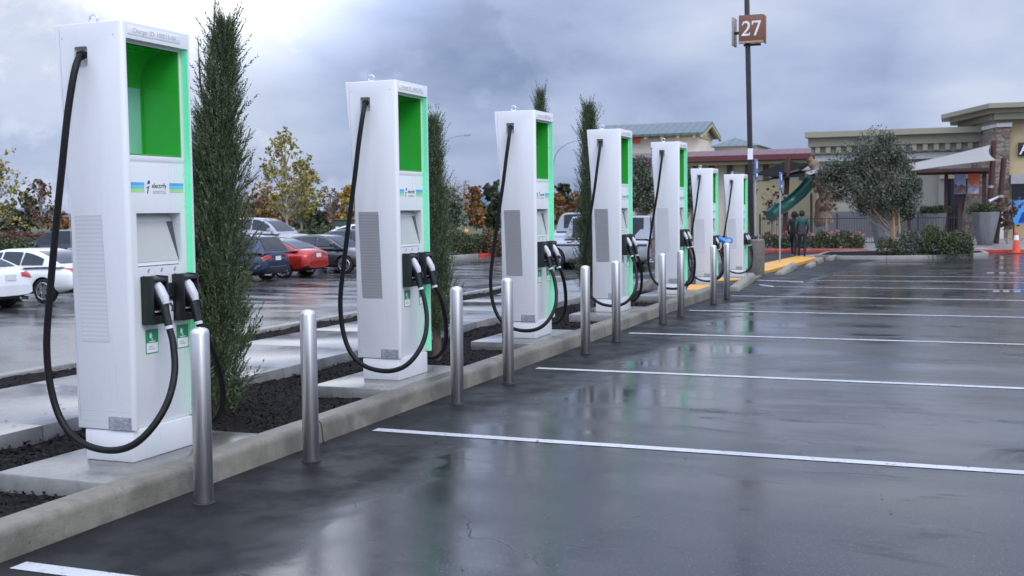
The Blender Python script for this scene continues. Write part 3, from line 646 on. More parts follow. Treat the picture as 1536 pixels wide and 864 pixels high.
c3p = at(812, 300, 14.4); t3 = dup(t2, (c3p.x, 14.4, .07), 1.3, 'cypress whose tip rises above the top of the third charger', (.72, .72, 1.23))
c4p = at(884, 300, 16.75); t4 = dup(t2, (c4p.x, 16.75, .07), 4.1, 'slender cypress at the rear edge of the fourth charger', (1.15, 1.15, 1.24))

def clump_pts(n, clumps, k):
    """k*n points scattered round n given clump centres (x, y, z, r)"""
    c = np.array(clumps); idx = RNG.integers(0, len(c), n); v = unit(RNG.normal(size=(n, 3)))*(RNG.uniform(.0, 1, n)**.5)[:, None]
    return c[idx, :3]+v*c[idx, 3:4]*k
def tree(name, label, cat_loc, H, cr, th, leafm, n, ls, bark=BARKP, group=None, shape='oval', nc=46, tr=.05, stakes=False, sparse=1., stems=1, flat_=.0, kscale=1.):
    t = thing(name, label, 'tree', cat_loc, 0, group); b = MB(); cl = []
    for sidx in range(stems):
        ox = (sidx-(stems-1)/2)*cr*.35
        b.tube([(ox*.4, 0, -.1), (ox*.6, .02, th*.6), (ox, .0, th), (ox*1.1, .05, th+(H-th)*.5), (ox*1.1, 0, H*.93)], [tr*1.25, tr, tr*.85, tr*.5, tr*.12], 8)
    for i in range(nc):
        u = RNG.uniform(0, 1); a = RNG.uniform(0, 6.283)
        prof = {'oval': math.sin(math.pi*min(1, .12+u*.86))**.7, 'cone': (1-u)**.75+.08, 'round': math.sqrt(max(.03, 1-(2*u-1)**2)), 'vase': .35+.65*u}[shape]
        r = cr*prof*RNG.uniform(.35, 1)**.6*(1+.2*math.sin(3*a+5*u)); z = th+(H-th)*(.04+.93*u)
        p = (r*math.cos(a), r*math.sin(a), z); z0 = max(th*.8, z-r*RNG.uniform(.6, 1.3)-.1*(H-th))
        mid = (p[0]*.5, p[1]*.5, z0+(z-z0)*.62); b.tube([(0, 0, z0), mid, p], [tr*.38, tr*.2, tr*.05], 5)
        cl.append((*p, cr*RNG.uniform(.16, .34)*kscale))
        for q in range(2):
            e = Vector(p)+Vector(RNG.normal(0, 1, 3))*cr*.2; b.tube([mid, tuple(e)], [tr*.12, tr*.03], 4)
            if sparse > .3: cl.append((*e, cr*RNG.uniform(.10, .22)*kscale))
    b.build('trunk', bark, t)
    if n:
        P = clump_pts(n, cl, 1.); V = leaves(P, np.full(n, ls), flat_); fast_mesh('crown', V, quads(V), [leafm], t)
    if stakes:
        for sx in (-.28, .3): MB().tube([(sx, .05, -.05), (sx, .05, th*1.25)], .03, 6).build('stake', STAKE, t)
    return t
LG = leaf_mat('turning_leaf', [(.09, .115, .03), (.16, .17, .045), (.26, .235, .055), (.34, .255, .06), (.30, .165, .05)], .6)
LO = leaf_mat('orange_leaf', [(.12, .055, .02), (.22, .10, .03), (.28, .14, .045), (.15, .11, .045)], .6)
LR = leaf_mat('russet_leaf', [(.07, .04, .028), (.12, .065, .04), (.17, .09, .055)], .7)
LY = leaf_mat('golden_leaf', [(.22, .15, .03), (.38, .26, .05), (.46, .30, .05), (.25, .2, .06)], .6)
LD = leaf_mat('dark_green_leaf', [(.02, .035, .018), (.04, .06, .026), (.07, .09, .04)], .6)
LS = leaf_mat('olive_leaf', [(.038, .052, .034), (.075, .093, .062), (.125, .145, .104), (.18, .20, .15)], .6)
LH = leaf_mat('hedge_leaf', [(.022, .036, .014), (.042, .062, .022), (.07, .088, .034), (.10, .095, .045)], .6)
LB = leaf_mat('brown_hedge_leaf', [(.05, .045, .02), (.10, .07, .03), (.16, .10, .045), (.09, .10, .04)], .65)
LRH = leaf_mat('red_hedge_leaf', [(.05, .045, .025), (.09, .05, .035), (.20, .07, .06), (.07, .07, .03)], .65)
LP = leaf_mat('pink_flower', [(.26, .06, .08), (.46, .14, .16), (.55, .22, .24), (.2, .05, .06)], .6)
def on(px, Y, dz=0.):
    p = at(px, 330, Y); return (p.x, Y, gz(p.x, Y)+dz)
def h_at(px, py, Y): p = at(px, py, Y); return p.z-gz(p.x, Y)
BGT = 'trees beyond the parked cars'
def bgtree(name, label, px, py_top, Y, wpx, leafm, n, ls, **kw):
    H = h_at(px, py_top, Y); d = Vector((at(px, 330, Y).x, Y, 0)).dot(Fw); cr = wpx/2*d/F_PX
    kw.setdefault('group', BGT); return tree(name, label, on(px, Y), H, cr, kw.pop('th', .3)*H, leafm, n, ls, **kw)
bgtree('young_plane_tree', 'tall yellow-green tree rising behind the red sedan', 430, 200, 56, 90, LG, 1900, .11, nc=64, tr=.08, th=.3, shape='oval', kscale=.8)
bgtree('young_plane_tree', 'twin of the tall yellow-green tree, slimmer and lower, just beyond it', 452, 240, 60, 66, LG, 1500, .13, nc=40, tr=.07, th=.32)
bgtree('russet_tree', 'thin orange-brown tree on a pale stem, right beside the tall shaggy cypress', 384, 280, 60, 48, LO, 800, .12, nc=44, tr=.07, th=.4, shape='vase', kscale=.7)
bgtree('orange_tree', 'rusty orange tree tucked beside the trunk of the tall yellow-green tree', 410, 292, 64, 40, LO, 1300, .13, nc=40, tr=.07, th=.35)
bgtree('bare_tree', 'purplish nearly bare tree over the dark sedans', 496, 280, 64, 44, LR, 420, .10, nc=52, tr=.07, th=.42, shape='vase', sparse=.2)
bgtree('golden_tree', 'golden yellow tree at the edge of the second charger', 524, 284, 68, 44, LY, 2600, .15, nc=46, tr=.1, th=.3)
bgtree('orange_tree', 'small orange tree in front of the golden yellow tree', 503, 318, 62, 18, LO, 700, .11, nc=26, tr=.05, th=.3)
bgtree('orange_tree', 'slim rusty orange tree above the green hedge, with a pale stem', 712, 279, 64, 30, LO, 1900, .12, nc=46, tr=.06, th=.28, shape='oval')
bgtree('olive_tree', 'grey-green olive tree peeking out past the second cypress', 664, 284, 58, 62, LS, 2600, .12, nc=46, tr=.09, th=.3, shape='round')
bgtree('bare_tree', 'bare dark winter tree behind the grey-green olive tree', 680, 268, 110, 34, LR, 160, .10, nc=60, tr=.12, th=.4, shape='vase', sparse=.2)
bgtree('bare_tree', 'bare dark winter tree beside the slim rusty orange tree', 697, 268, 116, 36, LR, 160, .10, nc=60, tr=.12, th=.35, shape='oval', sparse=.2)
bgtree('evergreen_tree', 'broad dark green tree behind the slim rusty orange tree', 738, 282, 90, 50, LD, 2600, .22, nc=46, tr=.14, th=.15, shape='round', bark=BARK)
bgtree('evergreen_tree', 'round dark green tree on a stem above the boxy silver vehicle', 846, 276, 110, 20, LD, 1500, .2, nc=30, tr=.13, th=.5, shape='round', bark=BARK)
bgtree('orange_tree', 'low orange tree beside the boxy silver vehicle roof', 838, 292, 95, 26, LO, 900, .18, nc=30, tr=.08, th=.2)
bgtree('orange_tree', 'low orange tree at the foot of the slender cypress', 864, 294, 95, 30, LO, 900, .18, nc=30, tr=.08, th=.2)
bgtree('evergreen_tree', 'low grey-green tree filling the gap above the boxy silver vehicle', 853, 293, 120, 34, LS, 1300, .22, nc=30, tr=.12, th=.1, shape='round', bark=BARK)
bgtree('young_plane_tree', 'yellow autumn tree cut by the photo edge above the white sedans', -14, 232, 40, 110, LG, 1100, .10, nc=54, tr=.08, th=.35, kscale=.75)
bgtree('russet_tree', 'dark russet tree behind the white hatchback', 62, 268, 66, 40, LR, 900, .12, nc=50, tr=.09, th=.25, shape='oval')
bgtree('evergreen_tree', 'dark green tree behind the russet tree', 38, 290, 90, 42, LD, 1800, .22, nc=36, tr=.12, th=.1, shape='round', bark=BARK)
bgtree('orange_tree', 'small autumn tree beside the cable of the largest charger', 88, 316, 80, 34, LO, 900, .16, nc=30, tr=.08, th=.2)
bgtree('evergreen_tree', 'low dark tree at the photo edge beyond the white sedans', 8, 312, 95, 44, LD, 1500, .22, nc=30, tr=.12, th=.05, shape='round', bark=BARK)
for i, (px, top, w, lm, lab) in enumerate([(372, 322, 70, LD, 'low dark thicket behind the navy wagon'), (470, 322, 90, LD, 'low dark thicket behind the dark sedans'), (770, 318, 90, LB, 'brown thicket hidden behind the third charger'), (600, 318, 110, LD, 'dark thicket behind the second charger'), (910, 312, 110, LD, 'dark thicket behind the fourth charger')]):
    bgtree('thicket', lab, px, top, 125, w, lm, 1500, .3, nc=36, tr=.1, th=.02, shape='round', bark=BARK, group='thickets at the far side of the field')

def hedge(name, label, pxs, Y, h, depth, leafm, n, ls, group=None, cat='hedge', bloom=0, round_=.25):
    """a clipped or loose hedge between two picture columns; leaves on and inside a rounded body"""
    p0, p1 = on(pxs[0], Y), on(pxs[1], Y); L = p1[0]-p0[0]; t = thing(name, label, cat, p0, 0, group)
    u = RNG.uniform(0, 1, n); v = RNG.uniform(-1, 1, n); w = RNG.uniform(0, 1, n)**.6
    hh = h*(1-.22*np.abs(v)**3)*(.86+.14*np.sin(u*L*2.2+1)+.10*np.sin(u*L*5.3+v*2))*(1-round_*np.abs(2*u-1)**8)
    P = np.stack([u*L, v*depth/2*(1-.15*w), w*hh], -1)+RNG.normal(0, ls*.7, (n, 3)); P[:, 2] = np.maximum(P[:, 2], .03)
    V = leaves(P, np.full(n, ls)); fast_mesh('foliage', V, quads(V), [leafm], t)
    b = MB()
    for i in range(max(4, int(L*3))):
        x = RNG.uniform(0, L); y = RNG.uniform(-.3, .3)*depth; b.tube([(x, y, -.05), (x+RNG.normal(0, .08), y*1.2, h*.4), (x+RNG.normal(0, .15), y*1.5, h*.8)], [.02, .014, .006], 4)
    b.build('stems', BARK, t)
    if bloom:
        k = bloom; u = RNG.uniform(0, 1, k); P = np.stack([u*L, RNG.uniform(-.5, .4, k)*depth, h*(.72+.42*RNG.uniform(0, 1, k))], -1)
        V = leaves(clump_pts(k*4, np.concatenate([P, np.full((k, 1), .10)], 1), 1.), np.full(k*4, .05)); fast_mesh('blossom', V, quads(V), [LP], t)
    return t
hp = ground(700, 387); hY = hp.y
hedge('hedge', 'clipped green hedge on the kerbed island beside the second cypress', (672, 726), hY+1.4, 1.12, 1.8, LH, 5000, .05, 'low hedges around the back lot')
hedge('hedge', 'brown-tipped loose hedge meeting the clipped green hedge', (724, 790), hY+1.9, 1.15, 1.8, LB, 4200, .055, 'low hedges around the back lot')
hedge('hedge', 'brown hedge line further back, below the slim rusty orange tree', (664, 800), hY+9, .95, 2.2, LB, 4200, .07, 'low hedges around the back lot')
hedge('hedge', 'green hedge behind the red sedan and the green cabinet', (350, 560), 58, 1.15, 2.4, LH, 5200, .09, 'low hedges around the back lot')
hedge('hedge', 'reddish hedge behind the dark van', (-40, 110), 50, 1.15, 2.2, LRH, 5600, .09, 'low hedges around the back lot')
hedge('hedge', 'green hedge strip below the reddish hedge', (-60, 110), 46, .9, 1.6, LH, 4200, .08, 'low hedges around the back lot')
strip('kerb', [tuple(ground(655, 390))[:2], tuple(ground(718, 386))[:2]], 0, .16, -.2, .15, GUTTER_M)
strip('red_kerb', [tuple(ground(719, 386))[:2], tuple(ground(800, 380.5))[:2]], 0, .16, -.2, .15, REDK)

# hills beyond the field
hb = MB(); N = 60; vs = []
for i in range(N+1):
    a = R(-62+75*i/N)+YAW*.3; z = 34+16*math.sin(i*.55)+9*math.sin(i*1.37+1)+6*math.sin(i*2.9)
    for r_, f in ((2300, 0), (2700, .75), (3000, 1), (3600, 0)): vs.append((r_*math.sin(a), r_*math.cos(a), -4+z*f))
hb.add(vs, [(i*4+k, (i+1)*4+k, (i+1)*4+k+1, i*4+k+1) for i in range(N) for k in range(3)], 0, True)
tag(hb.build('hills', mat('far_hill', (.075, .10, .16), .95, var=.3, scale=.01)), kind='structure')

# ------------------------------------------------------------------ cars
def paint(name, col, metal=.35): return mat(name, col, .28, metal, var=.05, scale=2, coat=.9)
TYRE = mat('tyre_rubber', (.014, .014, .014), .75, var=.3); RIM = mat('alloy_rim', (.52, .53, .55), .28, metal=.9)
RIMD = mat('dark_rim', (.09, .09, .095), .35, metal=.8); TAIL = mat('tail_lamp', (.50, .02, .02), .12, coat=.8); HEAD = mat('head_lamp', (.62, .66, .70), .08, metal=.3, coat=.8)
NPL = mat('number_plate', (.62, .63, .62), .45, var=.2, scale=40); UNDER = mat('car_underside', (.01, .01, .01), .8); TRIM = mat('black_trim', (.02, .02, .022), .45)
def pchip(pts, x):
    xs = [p[0] for p in pts]; ys = [p[1] for p in pts]; return float(np.interp(x, xs, ys))
def smooth(pts, n=6):
    c = crom([(x, 0, z) for x, z in pts], n); c = sorted(((p.x, p.z) for p in c)); return c
KIND = {
 'sedan': dict(L=4.75, W=1.84, H=1.45, top=[(-2.37, .62), (-2.33, .92), (-2.1, 1.02), (-1.5, 1.04), (0, .99), (1.0, .97), (1.7, .88), (2.15, .74), (2.37, .55)], roof=[(-1.95, 1.0), (-1.35, 1.26), (-.8, 1.41), (-.2, 1.45), (.3, 1.42), (.75, 1.26), (1.35, .93)], r=.33, ws=(.42, 1.22), rw=(-1.82, -.95), side=[(-1.35, -.62), (-.56, .10), (.17, .85)]),
 'wagon': dict(L=4.82, W=1.86, H=1.62, top=[(-2.41, .6), (-2.38, 1.0), (-2.2, 1.06), (-1.2, 1.06), (0, 1.03), (1.0, 1.02), (1.75, .95), (2.2, .8), (2.41, .55)], roof=[(-2.38, 1.0), (-2.12, 1.38), (-1.9, 1.56), (-1, 1.62), (-.1, 1.61), (.4, 1.54), (.85, 1.33), (1.4, .98)], r=.35, ws=(.5, 1.28), rw=(-2.34, -2.02), side=[(-1.92, -1.18), (-1.1, -.2), (-.13, .85)]),
 'suv': dict(L=4.8, W=1.9, H=1.78, top=[(-2.4, .6), (-2.38, 1.05), (-2.2, 1.12), (0, 1.12), (1.0, 1.1), (1.8, 1.04), (2.2, .92), (2.4, .6)], roof=[(-2.36, 1.05), (-2.15, 1.5), (-1.9, 1.72), (-1, 1.78), (0, 1.77), (.4, 1.68), (.8, 1.48), (1.3, 1.06)], r=.37, ws=(.5, 1.2), rw=(-2.3, -2.05), side=[(-1.9, -1.15), (-1.07, -.2), (-.13, .82)]),
 'box': dict(L=4.6, W=1.85, H=1.95, top=[(-2.3, .6), (-2.29, 1.14), (-2.2, 1.17), (0, 1.17), (.9, 1.17), (2.2, 1.12), (2.28, 1.0), (2.3, .6)], roof=[(-2.29, 1.12), (-2.27, 1.84), (-2.2, 1.93), (0, 1.95), (.55, 1.93), (.68, 1.86), (.95, 1.14)], r=.39, ws=(.62, .93), rw=(-2.28, -2.22), side=[(-2.05, -1.15), (-1.05, -.28), (-.18, .62)]),
 'pickup': dict(L=5.7, W=2.0, H=1.92, top=[(-2.85, .7), (-2.84, 1.22), (-2.7, 1.25), (-.6, 1.25), (.9, 1.25), (1.2, 1.26), (2.6, 1.2), (2.8, 1.1), (2.85, .7)], roof=[(-.75, 1.2), (-.6, 1.75), (-.4, 1.9), (.1, 1.92), (.55, 1.86), (1.0, 1.58), (1.45, 1.2)], r=.41, ws=(.68, 1.36), rw=(-.74, -.62), side=[(-.42, .12), (.18, .95)]),
}
def make_car(name, label, kind, pm, loc, rz, group=None, rim=RIM, cat='car', scale=1., dark_plate=False, rack=False, lightbar=False):
    K = KIND[kind]; L, W, H = K['L'], K['W'], K['H']; t = thing(name, label, cat, loc, rz, group); t.scale = (scale,)*3
    top = smooth(K['top']); roof = smooth(K['roof']); N = 40; b = MB(); n = 20; vs = []
    box = kind in ('box', 'pickup'); ex = 5.5 if box else 3.6
    xs = [-L/2+L*(.5-.5*math.cos(math.pi*i/N)) for i in range(N+1)]
    def hw(x):
        u = abs(x)/(L/2); return W/2*(1-(.06 if box else .13)*u**5-(.05 if box else .12)*max(0, u-.93)/.07)
    for x in xs:
        zt = pchip(top, x); u = abs(x)/(L/2); zb = .2+.16*u**7; h = (zt-zb)/2; zc_ = (zt+zb)/2
        for k in range(n):
            a = 2*math.pi*k/n+math.pi/n; c, s_ = math.cos(a), math.sin(a); y = hw(x)*math.copysign(abs(c)**(2/ex), c); z = h*math.copysign(abs(s_)**(2/ex), s_)
            y *= 1-.05*max(0, z/h)**2 if h > 0 else 1
            vs.append((x, y, zc_+z))
    b.add(vs, [(i*n+k, i*n+(k+1) % n, (i+1)*n+(k+1) % n, (i+1)*n+k) for i in range(N) for k in range(n)], 0, True)
    b.add(vs[:n], [tuple(range(n))], 0); b.add(vs[-n:], [tuple(range(n))], 0)
    me = b.mesh('body'); bm = bmesh.new(); bm.from_mesh(me); bmesh.ops.remove_doubles(bm, verts=bm.verts, dist=1e-5); bm.to_mesh(me); bm.free(); body = link('body', me, t, [pm, UNDER])
    r = K['r']; wx = L*.29; cut = []
    for sx in (-1, 1):
        c = MB(); c.lathe([(0, -W), (r+.055, -W), (r+.055, -W/2+.27), (0, -W/2+.27)], 24); c.lathe([(0, W/2-.27), (r+.055, W/2-.27), (r+.055, W), (0, W)], 24)
        o = c.build('cutter', [UNDER]); o.data.transform(Matrix.Rotation(R(90), 4, 'X')); o.data.transform(Matrix.Translation((sx*wx, 0, r))); o.parent = t; o.parent = None; o.matrix_world = Matrix.Identity(4); cut.append(o)
    # the cut is made in local space
    body.parent = None; boolean(body, cut); body.parent = t
    # greenhouse
    wb, wtp = W/2-.05, W/2-(.13 if box else .30); g = MB(); gx = [p[0] for p in roof][::1]; vs = []
    def yat(z, x): f = min(1, max(0, (z-1.0)/(H-1.0))); return (wb+(wtp-wb)*f)*(1-.10*max(0, abs(x)-1.6))
    for x, zr in roof:
        zl = min(pchip(top, x)-.06, zr-.02)
        for y, z in ((-wb, zl), (-yat(zl+(zr-zl)*.6, x), zl+(zr-zl)*.6), (-yat(zr, x)+.0, zr-.05*(zr-zl)), (-yat(zr, x)+.11, zr), (yat(zr, x)-.11, zr), (yat(zr, x), zr-.05*(zr-zl)), (yat(zl+(zr-zl)*.6, x), zl+(zr-zl)*.6), (wb, zl)): vs.append((x, y, z))
    m8 = 8; g.add(vs, [(i*m8+k, i*m8+k+1, (i+1)*m8+k+1, (i+1)*m8+k) for i in range(len(roof)-1) for k in range(m8-1)], 0, True)
    g.add(vs[:8], [tuple(range(8))]); g.add(vs[-8:], [tuple(range(8))]); cab = g.build('roof', pm, t); cab.data.set_sharp_from_angle(angle=R(50))
    belt = 1.03 if kind == 'sedan' else (1.09 if kind == 'wagon' else 1.16 if kind != 'pickup' else 1.29)
    for i, (xa, xb) in enumerate(K['side']):
        for sg in (-1, 1):
            w = MB(); q = []; k = 8
            for j in range(k+1):
                x = xa+(xb-xa)*j/k; zr = max(belt+.02, pchip(roof, x)-.075)
                for z in (belt, zr): q.append((x, sg*(yat(z, x)+.012), z))
            w.add(q, [(2*j, 2*j+1, 2*j+3, 2*j+2) for j in range(k)], 0, True); w.build('side_window', GLASS, t)
    for nm, (xa, xb) in (('windshield', K['ws']), ('rear_window', K['rw'])):
        w = MB(); q = []; k = 8
        for j in range(k+1):
            x = xa+(xb-xa)*j/k; zr = pchip(roof, x); sl_ = (pchip(roof, x+.02)-pchip(roof, x-.02))/.04; nv = Vector((-sl_, 0, 1)).normalized()*.012
            for y in (-(yat(zr, x)-.12), yat(zr, x)-.12): q.append((x+nv.x, y, zr+nv.z))
        w.add(q, [(2*j, 2*j+1, 2*j+3, 2*j+2) for j in range(k)], 0, True); w.build(nm, GLASS, t)
    # wheels
    for sx in (-1, 1):
        for sy in (-1, 1):
            wh = MB().tube([(0, -.11, 0), (0, -.10, 0), (0, .10, 0), (0, .11, 0)], [r-.04, r, r, r-.04], 28)
            wo_ = wh.build('wheel', TYRE, t); wo_.location = (sx*wx, sy*(W/2-.135), r)
            rm = MB(); yo = sy*.112
            rm.tube([(0, yo-.004*sy, 0), (0, yo+.004*sy, 0)], [r*.30, r*.22], 14)
            for k in range(10):
                a = 2*math.pi*k/10; a2 = a+.12*(1 if k % 2 else -1); rm.bar((r*.2*math.cos(a), yo, r*.2*math.sin(a)), (r*.68*math.cos(a2), yo-.006*sy, r*.68*math.sin(a2)), .035, .055 if r < .36 else .06)
            cir = [(r*.68*math.cos(R(q)), yo-.004*sy, r*.68*math.sin(R(q))) for q in range(0, 361, 15)]; rm.tube(cir, .022, 6, cap=False)
            rm.build('rim', rim, wo_)
            MB().tube([(0, yo-.03*sy, 0), (0, yo-.022*sy, 0)], r*.66, 20).build('brake_disc', UNDER, wo_)
    # lamps, plate, trim: patches that follow the body surface
    bvh = BVHTree.FromPolygons([v.co for v in body.data.vertices], [p.vertices for p in body.data.polygons])
    zl = .90 if kind in ('sedan', 'wagon') else 1.0
    def patch(nm, m, u0, u1, v0, v1, face, off=.008, n=(8, 5), shape=None, par=None):
        q = []; ok = True
        for i in range(n[0]+1):
            for j in range(n[1]+1):
                u, v = u0+(u1-u0)*i/n[0], v0+(v1-v0)*j/n[1]
                if shape: v = v0+(shape[0](i/n[0])+(shape[1](i/n[0])-shape[0](i/n[0]))*j/n[1])*(v1-v0)
                if face in ('rear', 'front'): dr = 1 if face == 'rear' else -1; h = bvh.ray_cast(Vector((-dr*(L/2+1), u, v)), Vector((dr, 0, 0)))
                else: dr = -1 if face == 'left' else 1; h = bvh.ray_cast(Vector((u, -dr*(W/2+1), v)), Vector((0, dr, 0)))
                if h[0] is None: return None
                if face in ('rear', 'front') and abs(h[0].x) < L*.36 or face in ('left', 'right') and abs(h[0].y) < W*.40: return None
                q.append(h[0]+h[1]*off)
        k = n[1]+1
        return MB().add(q, [(i*k+j, (i+1)*k+j, (i+1)*k+j+1, i*k+j+1) for i in range(n[0]) for j in range(n[1])], 0, True).build(nm, m, par or t)
    tall = kind in ('suv', 'box', 'pickup'); wr = W/2*.93
    for sy in (-1, 1):
        if tall: patch('tail_light', TAIL, sy*wr*.80, sy*wr*.97, zl-.24, zl+.10, 'rear', .012) or patch('tail_light', TAIL, sy*wr*.72, sy*wr*.9, zl-.24, zl+.10, 'rear', .012)
        else:
            for k in (.975, .95, .92, .88):
                if patch('tail_light', TAIL, sy*wr*(k-.46), sy*wr*k, zl-.14, zl+.04, 'rear', .012, (10, 5), (lambda a: .38*(1-a), lambda a: 1-.1*(1-a))): break
        for k in (.95, .92, .88, .82):
            if patch('headlight', HEAD, sy*wr*(k-.40), sy*wr*k, zl-.30, zl-.16, 'front', .012, (8, 4), (lambda a: .1, lambda a: .55+.45*a)): break
        mx = K['ws'][1]-.28
        MB().box(mx-.06, mx+.08, sy*(W/2-.02) if sy > 0 else -W/2-.17, (W/2+.17) if sy > 0 else -(W/2-.02), belt-.02, belt+.13).build('wing_mirror', pm if kind != 'pickup' else CHROME, t, bevel=.03)
        fc = 'left' if sy > 0 else 'right'
        for xh in ((-.15, .95) if kind != 'pickup' else (.05,)):
            patch('door_handle', pm if kind != 'box' else TRIM, xh-.30, xh-.12, belt-.19, belt-.155, fc, .022, (3, 1))
            patch('door_gap', UNDER, xh+.02, xh+.032, .40, belt-.05, fc, .003, (1, 6))
        patch('side_sill', TRIM, -wx+r+.10, wx-r-.10, .27, .36, fc, .005, (8, 1))
    patch('number_plate', NPL, -.17, .17, zl-.16, zl-.02, 'rear', .015, (4, 2)) or patch('number_plate', NPL, -.17, .17, zl-.20, zl-.06, 'rear', .02, (4, 2))
    patch('rear_bumper', TRIM if kind != 'box' else CHROME, -wr*.86, wr*.86, .30, .50 if kind != 'sedan' else .43, 'rear', .010, (14, 3))
    if kind == 'wagon': patch('bumper_strip', CHROME, -wr*.6, wr*.6, .52, .545, 'rear', .012, (10, 1))
    patch('front_grille', TRIM, -wr*.55, wr*.55, .34, .62, 'front', .010, (10, 3))
    for y in (-.55, .5): MB().tube([(-L/2-.03, y, .27), (-L/2+.2, y, .27)], .045, 10).build('exhaust', CHROME, t)
    if rack:
        for sy in (-1, 1): MB().tube(crom([(-1.75, sy*(wtp-.06), H-.09), (-1.5, sy*(wtp-.05), H-.01), (.1, sy*(wtp-.05), H-.01), (.4, sy*(wtp-.06), H-.09)], 4), .018, 6).build('roof_rail', TRIM, t)
    if kind == 'pickup':
        MB().box(L/2-.06, L/2+.06, -.78, .78, .72, 1.16).build('chrome_grille', CHROME, t, bevel=.03)
        gr = MB()
        for z in (.80, .92, 1.04): gr.box(L/2+.061, L/2+.068, -.66, .66, z, z+.06)
        gr.build('grille_slot', UNDER, t)
        MB().box(L/2-.05, L/2+.14, -.92, .92, .45, .66).build('front_bumper', CHROME, t, bevel=.05)
    if kind == 'box':
        for sy in (-1, 1):
            MB().box(-2.2, 2.1, sy*(W/2-.01)-.012, sy*(W/2-.01)+.012, .86, .92).build('side_moulding', TRIM, t, bevel=.004)
            MB().box(-.95, .75, sy*(W/2+.03)-.05, sy*(W/2+.03)+.05, .32, .37).build('running_board', TRIM, t, bevel=.01)
    return t
PK = 'cars parked in the back lot'
NAVY = paint('navy_paint', (.022, .035, .085)); RED = paint('red_paint', (.42, .018, .012)); GRAPH = paint('graphite_paint', (.05, .055, .065)); WPA = paint('white_car_paint', (.74, .75, .76), 0); SILV = paint('silver_paint', (.42, .43, .45), .6); SBLUE = paint('pale_blue_paint', (.36, .42, .50), .5); CHAR = paint('charcoal_paint', (.02, .022, .026))
def park(px, d): p = by_dist(px, d); return p
def put(kind, X, Yn, facing, **kw):
    """X: rear (facing -1) or nose (+1) end; Yn: near side"""
    K = KIND[kind]; cx = X-K['L']/2; cy = Yn+K['W']/2
    return dict(kind=kind, loc=(cx, cy, gz(cx, cy)-.005), rz=(math.pi if facing < 0 else 0), group=PK, **kw)
p = park(103, 30.2); make_car('white_hatchback', 'white hatchback with dark tail lamps, half hidden by the cable of the largest charger', pm=WPA, **put('sedan', p.x, p.y, -1))
p2 = park(62, 29.6); make_car('white_sedan', 'white sedan seen from behind with red tail lamps, cut by the photo edge', pm=WPA, **put('sedan', p2.x, p.y-2.75, -1))
p = park(392, 38.2); make_car('estate_car', 'navy blue estate car seen from behind beside the tall cypress', pm=NAVY, rack=True, **put('wagon', p.x, p.y, -1)); y0 = p.y
def xcol(px, Y): return at(px, 330, Y).x
make_car('red_sedan', 'red sedan with its boot facing the chargers, next to the navy estate car', pm=RED, **put('sedan', xcol(497, y0+4.45), y0+2.6, -1))
yg = y0+5.3; xg = xcol(514, yg); make_car('grey_sedan', 'graphite grey sedan parked nose out beside the red sedan', pm=GRAPH, **put('sedan', xg+1.0, yg, 1))
make_car('dark_sedan', 'charcoal sedan hidden behind the graphite grey sedan, only its roof showing', pm=CHAR, **put('sedan', xg+.9, yg+2.9, 1))
make_car('silver_suv', 'silver sport utility car with a big windshield behind the navy estate car', pm=SILV, **put('suv', xcol(440, yg+7.2)+.2, yg+7.2, 1))
make_car('white_sedan', 'white sedan far back beside the edge of the second charger, only its windshield corner showing', pm=WPA, **put('sedan', xcol(610, yg+8.4), yg+8.4, 1))
p = park(6, 44); make_car('dark_van', 'dark van parked nose away behind the white hatchback', pm=CHAR, cat='van', **{**put('suv', xcol(4, p.y+1.2)+4.8, p.y+1.2, -1)})
p = park(112, 41); make_car('pale_blue_wagon', 'pale blue estate car between the white hatchback and the dark van', pm=SBLUE, **put('wagon', xcol(56, p.y-1.2)+4.9, p.y-1.2, -1))
p = park(870, 42.0); make_car('boxy_vehicle', 'boxy silver off-road vehicle seen from the side between two chargers', pm=SILV, cat='off-roader', **put('box', p.x+2.6, p.y, -1))
p = park(976, 44.5); make_car('pickup_truck', 'silver pickup truck with a chrome grille, between the fourth and fifth chargers', pm=SILV, cat='pickup', **put('pickup', p.x-.1, p.y-.6, 1))
# ------------------------------------------------------------------ light pole with the row sign, parking signs, street lamps
p = by_dist(1127, 31.3); zg = p.z
pole = thing('light_pole', 'tall dark square light pole rising from a round concrete footing', 'light pole', p)
MB().bar((.02, 0, .86), (-.18, .0, 9.6), .125).build('pole', DKMET, pole, bevel=.01)
MB().lathe([(0, -.3), (.225, -.3), (.225, .93), (.20, .97), (0, .975)], 28, (.135, 0)).build('footing', concrete_mat('footing_concrete', (.20, .18, .15), (.14, .125, .10), (.09, .08, .07), (.4, .7), 2, .5), pole, bevel=.015)
MB().box(-.13, .17, -.14, .14, .975, 1.06).build('base_cover', DKMET, pole, bevel=.02)
MB().box(-.085, .055, -.10, -.085, 3.12, 3.42).build('notice', STKW, pole)
MB().bar((-.18, -.05, 9.5), (-.18, -.9, 9.6), .08).box(-.36, 0, -1.5, -.8, 9.55, 9.66).build('lamp_head', DKMET, pole, bevel=.02)
a0 = at(1109, 24, p.y-.12); a1 = at(1146, 64, p.y-.12); x0, x1, z0, z1 = a0.x-p.x, a1.x-p.x, a1.z-zg, a0.z-zg
sg = thing('row_sign', 'brown square sign numbered 27 mounted high on the light pole', 'sign', p)
MB().box(x0, x1, -.21, -.15, z0, z1).build('panel', SIGNB, sg, bevel=.006)
MB().box(x0+.004, x1-.004, -.214, -.2105, z0+.01, z0+.062).build('lower_band', SIGNT, sg)
